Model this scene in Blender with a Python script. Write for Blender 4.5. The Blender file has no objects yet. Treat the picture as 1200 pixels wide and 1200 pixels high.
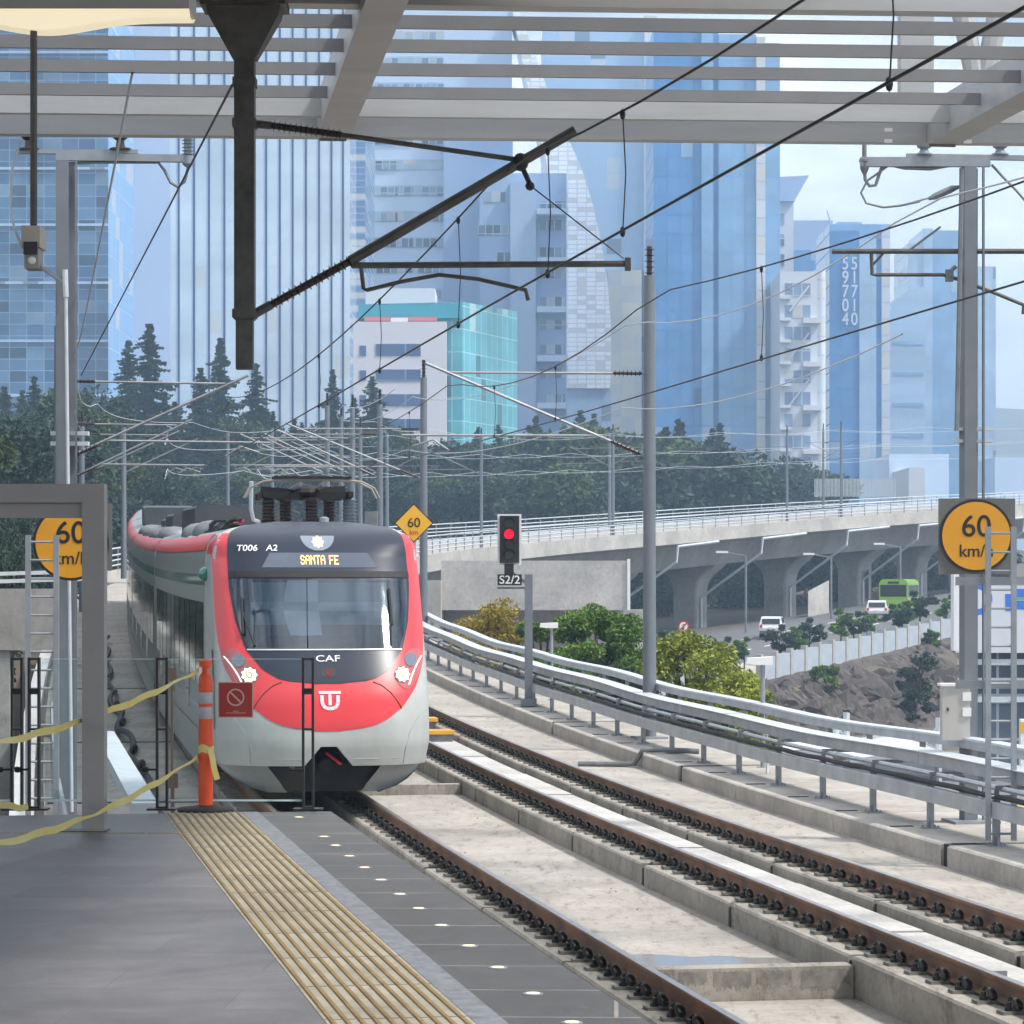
import bpy, math, random
from mathutils import Vector, Matrix
R = math.radians
sc = bpy.context.scene
COL = sc.collection
F, HY, ZC = 3500.0, 684.0, 2.9          # focal length (px of a 1200 px frame), horizon row, eye height over the rail heads

def at(px, py, Y):
    """world point seen at a pixel of the photograph at distance Y (used to measure the place)"""
    return Vector(((px - 600.0) * Y / F, Y, ZC - (py - HY) * Y / F))
def ax(px, Y): return (px - 600.0) * Y / F
def az(py, Y): return ZC - (py - HY) * Y / F

# ------------------------------------------------------------------ materials
def newmat(name):
    m = bpy.data.materials.new(name); m.use_nodes = True
    nt = m.node_tree; b = nt.nodes['Principled BSDF']
    return m, nt, b
def N(nt, typ, **kw):
    n = nt.nodes.new(typ)
    for k, v in kw.items(): setattr(n, k, v)
    return n
def c4(c): return (c[0], c[1], c[2], 1.0)
def mat(name, col, rough=0.5, metal=0.0, var=0.0, scale=1.0, bump=0.0, bscale=None, col2=None, stretch=None, spec=None, coat=0.0):
    m, nt, b = newmat(name)
    b.inputs['Roughness'].default_value = rough; b.inputs['Metallic'].default_value = metal
    if spec is not None: b.inputs['Specular IOR Level'].default_value = spec
    if coat: b.inputs['Coat Weight'].default_value = coat; b.inputs['Coat Roughness'].default_value = 0.05
    b.inputs['Base Color'].default_value = c4(col)
    if var or col2 or bump:
        tc = N(nt, 'ShaderNodeTexCoord'); mp = N(nt, 'ShaderNodeMapping')
        nt.links.new(tc.outputs['Object'], mp.inputs['Vector'])
        if stretch: mp.inputs['Scale'].default_value = stretch
        if var or col2:
            a = N(nt, 'ShaderNodeTexNoise'); a.inputs['Scale'].default_value = scale; a.inputs['Detail'].default_value = 6; a.inputs['Roughness'].default_value = 0.65
            nt.links.new(mp.outputs[0], a.inputs['Vector'])
            r = N(nt, 'ShaderNodeValToRGB'); r.color_ramp.elements[0].position = 0.3; r.color_ramp.elements[1].position = 0.7
            lo = col2 if col2 else [x * (1 - var) for x in col]; hi = col if col2 else [min(1, x * (1 + var)) for x in col]
            r.color_ramp.elements[0].color = c4(lo); r.color_ramp.elements[1].color = c4(hi)
            nt.links.new(a.outputs['Fac'], r.inputs['Fac']); nt.links.new(r.outputs['Color'], b.inputs['Base Color'])
        if bump:
            d = N(nt, 'ShaderNodeTexNoise'); d.inputs['Scale'].default_value = bscale or scale * 8; d.inputs['Detail'].default_value = 5
            nt.links.new(mp.outputs[0], d.inputs['Vector'])
            bp = N(nt, 'ShaderNodeBump'); bp.inputs['Strength'].default_value = bump; bp.inputs['Distance'].default_value = 0.02
            nt.links.new(d.outputs['Fac'], bp.inputs['Height']); nt.links.new(bp.outputs['Normal'], b.inputs['Normal'])
    return m
def concrete(name, col, dark, sc1=0.6, fine=14.0, stain=0.5):
    """cast concrete: broad tone drift, streaks of dirt and fine grain"""
    m, nt, b = newmat(name); b.inputs['Roughness'].default_value = 0.85
    tc = N(nt, 'ShaderNodeTexCoord')
    a = N(nt, 'ShaderNodeTexNoise'); a.inputs['Scale'].default_value = sc1; a.inputs['Detail'].default_value = 8; a.inputs['Roughness'].default_value = 0.7
    f = N(nt, 'ShaderNodeTexNoise'); f.inputs['Scale'].default_value = fine; f.inputs['Detail'].default_value = 6; f.inputs['Roughness'].default_value = 0.75
    mp = N(nt, 'ShaderNodeMapping'); mp.inputs['Scale'].default_value = (3.0, 0.6, 0.8)
    s = N(nt, 'ShaderNodeTexNoise'); s.inputs['Scale'].default_value = 2.3; s.inputs['Detail'].default_value = 8; s.inputs['Roughness'].default_value = 0.8
    nt.links.new(tc.outputs['Object'], a.inputs['Vector']); nt.links.new(tc.outputs['Object'], f.inputs['Vector'])
    nt.links.new(tc.outputs['Object'], mp.inputs['Vector']); nt.links.new(mp.outputs[0], s.inputs['Vector'])
    r1 = N(nt, 'ShaderNodeValToRGB'); r1.color_ramp.elements[0].position = .32; r1.color_ramp.elements[1].position = .66
    r1.color_ramp.elements[0].color = c4([x * .60 for x in col]); r1.color_ramp.elements[1].color = c4(col)
    nt.links.new(a.outputs['Fac'], r1.inputs['Fac'])
    r2 = N(nt, 'ShaderNodeValToRGB'); r2.color_ramp.elements[0].position = .52; r2.color_ramp.elements[1].position = .68
    r2.color_ramp.elements[0].color = (0, 0, 0, 1); r2.color_ramp.elements[1].color = (stain, stain, stain, 1)
    nt.links.new(s.outputs['Fac'], r2.inputs['Fac'])
    mx = N(nt, 'ShaderNodeMixRGB'); nt.links.new(r2.outputs['Color'], mx.inputs['Fac']); nt.links.new(r1.outputs['Color'], mx.inputs['Color1']); mx.inputs['Color2'].default_value = c4(dark)
    mu = N(nt, 'ShaderNodeMixRGB', blend_type='MULTIPLY'); mu.inputs['Fac'].default_value = .55
    r3 = N(nt, 'ShaderNodeValToRGB'); r3.color_ramp.elements[0].position = .3; r3.color_ramp.elements[0].color = (.55, .55, .55, 1); r3.color_ramp.elements[1].position = .62
    nt.links.new(f.outputs['Fac'], r3.inputs['Fac']); nt.links.new(mx.outputs[0], mu.inputs['Color1']); nt.links.new(r3.outputs['Color'], mu.inputs['Color2'])
    nt.links.new(mu.outputs[0], b.inputs['Base Color'])
    bp = N(nt, 'ShaderNodeBump'); bp.inputs['Strength'].default_value = .35; bp.inputs['Distance'].default_value = .015
    nt.links.new(f.outputs['Fac'], bp.inputs['Height']); nt.links.new(bp.outputs['Normal'], b.inputs['Normal'])
    return m
def facade(name, glassA, glassB, frame, w, h, mortar=.08, blinds=.0, blindcol=(.62,.60,.54), darkp=.0, rough=.12, metal=0.0, offs=0.0, frame_rough=.5, wob=0.0, noise=0.0, spec=.5):
    """curtain wall: panes of slightly different tint in a grid of mullions (UV in metres)"""
    m, nt, b = newmat(name)
    tc = N(nt, 'ShaderNodeTexCoord'); br = N(nt, 'ShaderNodeTexBrick')
    br.offset = offs; br.squash = 1.0
    br.inputs['Scale'].default_value = 1.0; br.inputs['Brick Width'].default_value = w; br.inputs['Row Height'].default_value = h
    br.inputs['Mortar Size'].default_value = mortar; br.inputs['Mortar Smooth'].default_value = 0.1; br.inputs['Bias'].default_value = 0
    br.inputs['Color1'].default_value = c4(glassA); br.inputs['Color2'].default_value = c4(glassB); br.inputs['Mortar'].default_value = c4(frame)
    nt.links.new(tc.outputs['UV'], br.inputs['Vector'])
    out = br.outputs['Color']
    if blinds or darkp:        # single panes with blinds down, single panes left dark
        sn = N(nt, 'ShaderNodeVectorMath', operation='SNAP'); sn.inputs[1].default_value = (w, h, 1); nt.links.new(tc.outputs['UV'], sn.inputs[0])
        wn = N(nt, 'ShaderNodeTexWhiteNoise', noise_dimensions='2D'); nt.links.new(sn.outputs[0], wn.inputs['Vector'])
        for lim, op, colr, k in ((1-blinds, 'GREATER_THAN', blindcol, .75), (darkp, 'LESS_THAN', [x*.35 for x in glassA], .8)):
            cp = N(nt, 'ShaderNodeMath', operation=op); cp.inputs[1].default_value = lim; nt.links.new(wn.outputs['Value'], cp.inputs[0])
            nf = N(nt, 'ShaderNodeMath', operation='MULTIPLY'); iv = N(nt, 'ShaderNodeMath', operation='SUBTRACT'); iv.inputs[0].default_value = k; nt.links.new(br.outputs['Fac'], iv.inputs[1]); iv.use_clamp = True
            nt.links.new(cp.outputs[0], nf.inputs[0]); nt.links.new(iv.outputs[0], nf.inputs[1])
            mxp = N(nt, 'ShaderNodeMixRGB'); mxp.inputs['Color2'].default_value = c4(colr); nt.links.new(nf.outputs[0], mxp.inputs['Fac']); nt.links.new(out, mxp.inputs['Color1']); out = mxp.outputs[0]
    if noise:
        n = N(nt, 'ShaderNodeTexNoise'); n.inputs['Scale'].default_value = .09; n.inputs['Detail'].default_value = 4
        nt.links.new(tc.outputs['UV'], n.inputs['Vector'])
        r = N(nt, 'ShaderNodeValToRGB'); r.color_ramp.elements[0].position = .35; r.color_ramp.elements[1].position = .65
        r.color_ramp.elements[0].color = (1 - noise,) * 3 + (1,)
        nt.links.new(n.outputs['Fac'], r.inputs['Fac'])
        mu = N(nt, 'ShaderNodeMixRGB', blend_type='MULTIPLY'); mu.inputs['Fac'].default_value = 1
        nt.links.new(out, mu.inputs['Color1']); nt.links.new(r.outputs['Color'], mu.inputs['Color2']); out = mu.outputs[0]
    nt.links.new(out, b.inputs['Base Color'])
    b.inputs['Metallic'].default_value = metal; b.inputs['Specular IOR Level'].default_value = spec
    mr = N(nt, 'ShaderNodeMapRange'); mr.inputs['To Min'].default_value = rough; mr.inputs['To Max'].default_value = frame_rough
    nt.links.new(br.outputs['Fac'], mr.inputs['Value']); nt.links.new(mr.outputs[0], b.inputs['Roughness'])
    if wob:
        n = N(nt, 'ShaderNodeTexNoise'); n.inputs['Scale'].default_value = .25; n.inputs['Detail'].default_value = 2
        nt.links.new(tc.outputs['UV'], n.inputs['Vector'])
        bp = N(nt, 'ShaderNodeBump'); bp.inputs['Strength'].default_value = wob; bp.inputs['Distance'].default_value = .6
        nt.links.new(n.outputs['Fac'], bp.inputs['Height']); nt.links.new(bp.outputs['Normal'], b.inputs['Normal'])
    return m
def emit(name, col, st):
    m, nt, b = newmat(name)
    b.inputs['Base Color'].default_value = c4(col); b.inputs['Emission Color'].default_value = c4(col); b.inputs['Emission Strength'].default_value = st
    return m
def clearglass(name, tint=(.9, .97, .97), refl=.12):
    m, nt, b = newmat(name); nt.nodes.remove(b)
    o = nt.nodes['Material Output']
    t = N(nt, 'ShaderNodeBsdfTransparent'); t.inputs['Color'].default_value = c4(tint)
    g = N(nt, 'ShaderNodeBsdfGlossy'); g.inputs['Roughness'].default_value = .02
    fr = N(nt, 'ShaderNodeFresnel'); fr.inputs['IOR'].default_value = 1.5
    mx = N(nt, 'ShaderNodeMixShader'); nt.links.new(fr.outputs[0], mx.inputs['Fac'])
    nt.links.new(t.outputs[0], mx.inputs[1]); nt.links.new(g.outputs[0], mx.inputs[2]); nt.links.new(mx.outputs[0], o.inputs['Surface'])
    return m

M = {}
M['deck'] = concrete('deck_concrete', (.46, .43, .385), (.15, .13, .11), .5, 9, .85)
M['plinth'] = concrete('plinth_concrete', (.42, .39, .34), (.12, .105, .085), 1.1, 16, .95)
M['slab'] = concrete('slab_concrete', (.60, .59, .57), (.33, .32, .30), .8, 20, .4)
M['walk'] = concrete('walkway_concrete', (.52, .485, .44), (.26, .24, .21), .7, 12, .5)
M['stainbeam'] = concrete('stained_concrete', (.33, .31, .27), (.05, .047, .04), 2.0, 10, .9)
M['viad'] = concrete('viaduct_concrete', (.44, .42, .40), (.20, .19, .18), .25, 3, .45)
M['fascia'] = concrete('fascia_concrete', (.55, .53, .49), (.30, .28, .25), .3, 4, .4)
M['wallc'] = concrete('wall_concrete', (.60, .575, .55), (.28, .265, .25), .4, 5, .6)
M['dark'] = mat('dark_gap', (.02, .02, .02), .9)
M['railsteel'] = mat('rail_web_rust', (.30, .158, .085), .8, .05, col2=(.115, .078, .058), scale=1.3, bump=.25, bscale=40)
M['railhead'] = mat('rail_running_surface', (.46, .44, .42), .32, .9, var=.2, scale=5)
M['clip'] = mat('black_clip_steel', (.030, .034, .032), .45, .5, var=.4, scale=30)
M['clipbase'] = mat('clip_plate', (.20, .19, .17), .6, .4, var=.4, scale=20)
M['galv'] = mat('galvanised_steel', (.29, .315, .345), .5, .35, var=.16, scale=3.0)
M['galvrail'] = mat('railing_galvanised', (.43, .465, .50), .48, .3, var=.2, scale=2.2)
M['galvdark'] = mat('weathered_galvanised', (.19, .205, .22), .6, .3, var=.25, scale=3.0)
M['galvlite'] = mat('bright_galvanised', (.56, .60, .64), .45, .3, var=.12, scale=4.0)
M['mast'] = mat('mast_paint_grey', (.165, .185, .21), .5, .25, var=.12, scale=1.5)
M['black'] = mat('black_paint', (.012, .012, .013), .45)
M['rubber'] = mat('black_rubber', (.016, .016, .017), .7)
M['wire'] = mat('dark_wire', (.03, .03, .035), .5, .6)
M['wirelite'] = mat('bright_wire', (.55, .58, .62), .4, .5)
M['droptube'] = mat('dark_painted_steel', (.085, .082, .078), .55, .2, var=.35, scale=6, bump=.1)
M['insul'] = mat('brown_insulator', (.035, .022, .02), .35)
M['tubegrey'] = mat('bracket_tube_grey', (.25, .26, .275), .55, .3, var=.2, scale=3)
M['insulgrey'] = mat('grey_insulator', (.20, .24, .28), .4)
M['canopy'] = mat('canopy_white_paint', (.385, .39, .395), .5, var=.13, scale=.8, stretch=(.5, 2.5, 4), bump=.05, bscale=30)
M['louver'] = mat('louver_grey_paint', (.20, .20, .205), .5, var=.08, scale=2)
M['soffit'] = mat('canopy_soffit', (.20, .20, .20), .7)
M['portal'] = mat('portal_grey_paint', (.30, .285, .275), .55, var=.08, scale=2.0)
M['orange'] = mat('orange_plastic', (.80, .085, .012), .45, var=.08, scale=4)
M['reflector'] = mat('reflective_sheeting', (.42, .42, .44), .35, var=.15, scale=20)
M['tape'] = mat('caution_tape', (.66, .50, .045), .4, col2=(.66, .59, .30), scale=2.2)
M['signyellow'] = mat('sign_yellow', (.66, .30, .012), .5, var=.05, scale=3)
M['signdiamond'] = mat('diamond_sign_yellow', (.78, .42, .02), .5)
M['signback'] = mat('sign_backplate', (.13, .135, .13), .6, var=.12, scale=4)
M['signred'] = mat('red_sign_face', (.36, .02, .012), .45)
M['signpale'] = mat('sign_pale_print', (.62, .45, .40), .5)
M['white'] = mat('white_paint', (.78, .78, .78), .5, var=.05, scale=2)
M['glass'] = clearglass('barrier_glass')
M['glassedge'] = mat('glass_edge', (.62, .78, .80), .2)
M['led'] = emit('floor_light_lens', (1.0, .82, .5), .32)
M['redlamp'] = emit('red_signal_lamp', (1.0, .0, .02), 1.5)
M['lampoff'] = mat('dark_lens', (.03, .05, .04), .3)
M['lumi'] = emit('luminaire_diffuser', (.95, .84, .60), .40)
# ------------------------------------------------------------------ mesh builder
class MB:
    def __init__(s): s.v = []; s.f = []; s.m = []; s.uv = []
    def poly(s, pts, mi=0, uv=None):
        i = len(s.v); s.v += [Vector(p) for p in pts]; s.f.append(list(range(i, i + len(pts)))); s.m.append(mi); s.uv.append(uv)
    def add(s, verts, faces, mi=0):
        i = len(s.v); s.v += [Vector(p) for p in verts]
        for f in faces: s.f.append([i + k for k in f]); s.m.append(mi); s.uv.append(None)
    def box(s, x0, x1, y0, y1, z0, z1, mi=0):
        v = [(x0,y0,z0),(x1,y0,z0),(x1,y1,z0),(x0,y1,z0),(x0,y0,z1),(x1,y0,z1),(x1,y1,z1),(x0,y1,z1)]
        s.add(v, [(0,3,2,1),(4,5,6,7),(0,1,5,4),(1,2,6,5),(2,3,7,6),(3,0,4,7)], mi)
    def obox(s, c, ux, uy, uz, hx, hy, hz, mi=0):
        c = Vector(c); ux = Vector(ux).normalized(); uy = Vector(uy).normalized(); uz = Vector(uz).normalized()
        v = [c + ux*hx*a + uy*hy*b + uz*hz*d for d in (-1,1) for a, b in ((-1,-1),(1,-1),(1,1),(-1,1))]
        s.add(v, [(0,3,2,1),(4,5,6,7),(0,1,5,4),(1,2,6,5),(2,3,7,6),(3,0,4,7)], mi)
    def bar(s, a, b, w, h, mi=0):
        a = Vector(a); b = Vector(b); d = (b - a); L = d.length; d.normalize()
        up = Vector((0,0,1)) if abs(d.z) < .95 else Vector((0,1,0))
        x = d.cross(up).normalized(); u = x.cross(d).normalized()
        s.obox((a + b) / 2, x, d, u, w/2, L/2, h/2, mi)
    def tube(s, pts, r, n=8, mi=0, caps=True):
        pts = [Vector(p) for p in pts]; k = len(pts)
        rr = r if isinstance(r, (list, tuple)) else [r] * k
        t0 = (pts[1] - pts[0]).normalized()
        up = Vector((0,0,1)) if abs(t0.z) < .9 else Vector((0,1,0))
        x = t0.cross(up).normalized(); vs = []
        for i, p in enumerate(pts):
            t = (pts[min(i+1,k-1)] - pts[max(i-1,0)])
            if t.length < 1e-9: t = t0
            t = t.normalized(); x = (x - t * x.dot(t)).normalized(); y = t.cross(x)
            for j in range(n):
                a = 2*math.pi*j/n; vs.append(p + (x*math.cos(a) + y*math.sin(a)) * rr[i])
        fs = [(i*n+j, i*n+(j+1)%n, (i+1)*n+(j+1)%n, (i+1)*n+j) for i in range(k-1) for j in range(n)]
        if caps: fs += [tuple(range(n-1,-1,-1)), tuple((k-1)*n+j for j in range(n))]
        s.add(vs, fs, mi)
    def ribs(s, a, b, r0, r1, n, mi=0, seg=10):
        a = Vector(a); b = Vector(b); pts = []; rr = []
        for i in range(n):
            for u, r in ((0,r0),(.35,r0),(.5,r1),(.65,r0)):
                pts.append(a.lerp(b, (i+u)/n)); rr.append(r)
        pts.append(b); rr.append(r0); s.tube(pts, rr, seg, mi)
    def lathe(s, c, prof, n=16, mi=0, axis='z'):
        c = Vector(c); vs = []
        for r, h in prof:
            for j in range(n):
                a = 2*math.pi*j/n; p = (r*math.cos(a), r*math.sin(a), h)
                if axis == 'y': p = (p[0], p[2], p[1])
                if axis == 'x': p = (p[2], p[0], p[1])
                vs.append(c + Vector(p))
        k = len(prof)
        fs = [(i*n+j, i*n+(j+1)%n, (i+1)*n+(j+1)%n, (i+1)*n+j) for i in range(k-1) for j in range(n)]
        fs += [tuple(range(n-1,-1,-1)), tuple((k-1)*n+j for j in range(n))]
        s.add(vs, fs, mi)
    def ball(s, c, rx, ry, rz, nu=14, nv=8, mi=0):
        prof = []; c = Vector(c); vs = []
        for i in range(nv+1):
            th = math.pi*i/nv
            for j in range(nu):
                a = 2*math.pi*j/nu; vs.append(c + Vector((rx*math.sin(th)*math.cos(a), ry*math.sin(th)*math.sin(a), -rz*math.cos(th))))
        s.add(vs, [(i*nu+j, i*nu+(j+1)%nu, (i+1)*nu+(j+1)%nu, (i+1)*nu+j) for i in range(nv) for j in range(nu)], mi)
    def prism(s, fp, z0, z1, mi=0, top=None, mats=None, z1s=None):
        """walls on a footprint, UV in metres; mats: material per wall; z1s: top height per corner"""
        n = len(fp); u = 0
        zt = z1s or [z1] * n
        for i in range(n):
            a = fp[i]; b = fp[(i+1)%n]; L = math.hypot(b[0]-a[0], b[1]-a[1]); za = zt[i]; zb = zt[(i+1)%n]
            s.poly([(a[0],a[1],z0),(b[0],b[1],z0),(b[0],b[1],zb),(a[0],a[1],za)], mats[i] if mats else mi, [(u,z0),(u+L,z0),(u+L,zb),(u,za)])
            u += L
        s.poly([(p[0],p[1],zt[i]) for i, p in enumerate(fp)], mi if top is None else top)
    def grid(s, rows, mi=0, closed=False):
        k = len(rows); n = len(rows[0]); vs = [p for r in rows for p in r]
        m = n if closed else n - 1
        s.add(vs, [(i*n+j, i*n+(j+1)%n, (i+1)*n+(j+1)%n, (i+1)*n+j) for i in range(k-1) for j in range(m)], mi)
    def build(s, name, mats, parent=None, smooth=False, loc=None):
        if not isinstance(mats, (list, tuple)): mats = [mats]
        off = Vector(parent.location) if parent is not None else Vector(loc or (0,0,0))
        if parent is not None and parent.parent is not None: off = off + Vector(parent.parent.location)
        me = bpy.data.meshes.new(name); me.from_pydata([tuple(p - off) for p in s.v], [], s.f); 
        for m in mats: me.materials.append(m)
        me.polygons.foreach_set('material_index', s.m)
        if any(s.uv):
            ul = me.uv_layers.new(name='UVMap'); d = ul.data
            for p, uv in zip(me.polygons, s.uv):
                if uv:
                    for li, q in zip(p.loop_indices, uv): d[li].uv = q
        if smooth:
            me.polygons.foreach_set('use_smooth', [True] * len(me.polygons))
            try: me.set_sharp_from_angle(angle=R(40))
            except Exception: pass
        me.update()
        o = bpy.data.objects.new(name, me); COL.objects.link(o)
        if parent is not None: o.parent = parent
        else: o.location = off
        return o
def tag(o, label=None, cat=None, group=None, kind=None):
    if label: o['label'] = label
    if cat: o['category'] = cat
    if group: o['group'] = group
    if kind: o['kind'] = kind
    return o
def thing(name, label, cat, loc=(0,0,0), rz=0, group=None):
    o = bpy.data.objects.new(name, None); COL.objects.link(o); o.location = loc; o.rotation_euler = (0,0,rz)
    o.empty_display_size = .2
    return tag(o, label, cat, group)
def dup(root, loc=None, rz=None, label=None, scale=None):
    """copy of a thing with copies of its parts and their sub-parts"""
    r = root.copy(); COL.objects.link(r)
    if loc is not None: r.location = loc
    if rz is not None: r.rotation_euler = (0,0,rz)
    if scale is not None: r.scale = scale
    if label: r['label'] = label
    for ch in list(root.children):
        c = ch.copy(); COL.objects.link(c); c.parent = r
        for g in list(ch.children):
            d = g.copy(); COL.objects.link(d); d.parent = c
    return r
def structure(name, mb, m, smooth=False): return tag(mb.build(name, m, None, smooth), kind='structure')
def text_mb(txt, size, depth=.004, align='CENTER', wide=1.0):
    """letters as a mesh standing in the X-Z plane, facing -Y, centred at the origin"""
    cu = bpy.data.curves.new('lettering', 'FONT'); cu.body = txt; cu.size = size; cu.extrude = depth/2; cu.align_x = align; cu.align_y = 'CENTER'; cu.offset = 0.008*size
    o = bpy.data.objects.new('lettering', cu); COL.objects.link(o)
    bpy.context.view_layer.update()
    dg = bpy.context.evaluated_depsgraph_get(); me = bpy.data.meshes.new_from_object(o.evaluated_get(dg))
    mb = MB(); mb.v = [Vector((v.co.x*wide, -v.co.z, v.co.y)) for v in me.vertices]; mb.f = [list(p.vertices) for p in me.polygons]; mb.m = [0]*len(mb.f); mb.uv = [None]*len(mb.f)
    bpy.data.objects.remove(o); bpy.data.curves.remove(cu); bpy.data.meshes.remove(me)
    return mb
def move(mb, M4):
    mb.v = [M4 @ p for p in mb.v]; return mb

# ------------------------------------------------------------------ alignment of the line
def smooth_path():
    pts = []
    x, sl = -2.61, -.162
    near = {40: (x, sl)}
    def kk(Y): return .0006 if Y < 45 else (.0004 if Y < 80 else .0006)
    xx, s_ = x, sl
    arr = {40: xx}
    for Y in range(40, 110):
        xx += s_ + kk(Y)/2; s_ += kk(Y); arr[Y+1] = xx
    xx, s_ = x, sl
    for Y in range(40, -12, -1):
        xx -= s_ - kk(Y)/2; s_ -= kk(Y); arr[Y-1] = xx
    def zg(Y): return 0 if Y < 35 else .00030*(Y-35)**2
    for Y in range(-12, 111): pts.append(Vector((arr[Y], Y, zg(Y))))
    far = [pts[-2].copy(), pts[-1].copy(), Vector((-16.2,150,3.3)), Vector((-13.6,190,4.6)), Vector((-6.2,222,5.8)), Vector((6,249,7.1)), Vector((22,275,8.7)), Vector((44,303,10.5)), Vector((75,337,12.6)), Vector((115,372,15)), Vector((160,402,17.5))]
    far[0] = pts[-1] - (pts[-1]-pts[-2])*40
    t = 110
    for i in range(1, len(far)-2):
        p0, p1, p2, p3 = far[i-1:i+3]; n = max(4, int((p2-p1).length))
        for j in range(1, n+1):
            u = j/n
            pts.append(.5*((2*p1) + (p2-p0)*u + (2*p0-5*p1+4*p2-p3)*u*u + (3*p1-p0-3*p2+p3)*u**3))
    return pts
PATH = smooth_path(); T0 = -12; TMAX = T0 + len(PATH) - 1
def PT(t, l=0.0, z=0.0):
    """point at station t (= metres ahead), l metres right of track 1, z above its rail heads"""
    i = max(0, min(len(PATH)-2, int(math.floor(t - T0)))); u = t - T0 - i
    p = PATH[i].lerp(PATH[i+1], u)
    a = PATH[max(0,i-1)]; b = PATH[min(len(PATH)-1, i+2)]
    d = (b - a); d.z = 0; d.normalize()
    return Vector((p.x + d.y*l, p.y - d.x*l, p.z + z))
def PD(t):
    d = PT(t+.5) - PT(t-.5); d.z = 0; return d.normalized()
def frange(a, b, st):
    n = max(1, int(round((b-a)/st))); return [a + (b-a)*i/n for i in range(n+1)]
def sweep(mb, prof, ts, mi=0, caps=True, close=True):
    rows = [[PT(t, l, z) for l, z in prof] for t in ts]
    mb.grid(rows, mi, close)
    if caps and close:
        mb.poly(rows[0], mi); mb.poly(list(reversed(rows[-1])), mi)
def rect(l0, l1, z0, z1): return [(l0,z0),(l0,z1),(l1,z1),(l1,z0)]
ZP = 1.18                                   # platform over the rail heads
L2 = 3.9                                    # track 2 from track 1

# ================================================================== GROUND
def sm(a, b, v): u = max(0, min(1, (v-a)/(b-a))); return u*u*(3-2*u)
AV0 = Vector((13.07,176.0,-3.45)); AVD = Vector((.402,.916,0)); AVN = Vector((-.916,.402,0))
def av(u, off, dz=0):                    # avenue frame: u along (50 m steps), off to the left of the crest of the slope
    p = AV0 + AVD*(50.2*u) + AVN*off; p.z = -3.45 + 2.3*u + dz + .07*max(0,min(10,off)) - 1.6*sm(12,28,off); return p
def ground_z(x, y):
    rx, ry = x-AV0.x, y-AV0.y
    u = (rx*AVD.x + ry*AVD.y)/50.2; off = rx*AVN.x + ry*AVN.y
    uc = max(-1.4, min(3.2, u))
    zt = -3.45 + 2.3*uc + .7*sm(0,10,off) - 1.6*sm(12,28,off) - .25 + 9.5*sm(44,100,off) + 7*sm(90,330,off)
    z = -6.4 + (zt+6.4)*sm(-(5+6*max(0,min(1.5,uc))), 0.5, off)
    if 20 < y < 260: z = max(z, -6.2 + 6.0*sm(-9,-16,x) + 3*sm(-16,-40,x))
    far = sm(1500, 2800, y)
    z += far * (95*(.5+.5*math.sin(x*.0021-.6)) + 28*math.sin(x*.0061) + 70)
    return z
def axis(segs):
    out = []
    for a, b, st in segs: out += frange(a, b, st)[:-1]
    out.append(segs[-1][1]); return out
gx = axis([(-1800,-800,200),(-800,-140,60),(-140,140,3.5),(140,800,60),(800,1800,200)])
gy = axis([(-480,-60,105),(-60,100,16),(100,340,4),(340,700,30),(700,1500,100),(1500,3200,100)])
g = MB(); g.grid([[(x,y,ground_z(x,y)) for x in gx] for y in gy])
M['ground'] = mat('dry_earth', (.13,.10,.075), .95, col2=(.06,.06,.035), scale=.06, bump=.6, bscale=.8)
structure('ground', g, M['ground'], True)
# bare cut slope below the avenue
def slope_pt(u, v):
    uu = -.6 + 2.6*u; c = av(uu, 1.0, .02); uc = max(0,min(1.5,uu)); f = av(uu, -(5.6+6*uc)); f.z = -6.5
    w = math.sin(math.pi*v)
    p = f.lerp(c, v); p.z = f.z + (c.z-f.z)*(v**.8) + (.35*math.sin(u*67+v*9) + .3*math.sin(u*141+v*17) + .4*math.sin(u*233-v*23) + .3*math.sin(u*397+v*31))*w*.8
    p += AVN*(.7*math.sin(u*53+v*6)+.35*math.sin(u*131)+.45*math.sin(u*307+v*13))*w
    return p
random.seed(19); rj = lambda: Vector((random.gauss(0,.07),random.gauss(0,.07),random.gauss(0,.10)))
g = MB(); g.grid([[slope_pt(i/320, j/34) + rj()*(1 if 0<j<33 else 0) for i in range(321)] for j in range(35)])
M['rockslope'] = concrete('bare_rock_slope', (.10,.083,.075), (.032,.027,.025), .35, 2.6, .85)
structure('slope', g, M['rockslope'])
M['asphalt'] = mat('asphalt', (.105,.105,.11), .9, var=.2, scale=.35, bump=.2, bscale=20)
g = MB(); g.grid([[av(-1.4+i*.06, l) + Vector((0,0,.03)) for l in (27,21,17,13,9,5)] for i in range(78)]); structure('road', g, M['asphalt'])
g = MB()
for i in range(-10, 30):
    a, b = i*.1, i*.1+.045
    for l in (8.4,11.8): g.poly([av(a,l-.08,.045),av(a,l+.08,.045),av(b,l+.08,.045),av(b,l-.08,.045)])
structure('lane_marking', g, M['white'])
g = MB(); g.grid([[av(-1.4+i*.06, l, z) for l, z in ((5.02,-.1),(5.0,.16),(1.2,.2),(1.0,-.2))] for i in range(78)]); structure('pavement', g, M['walk'])

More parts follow.
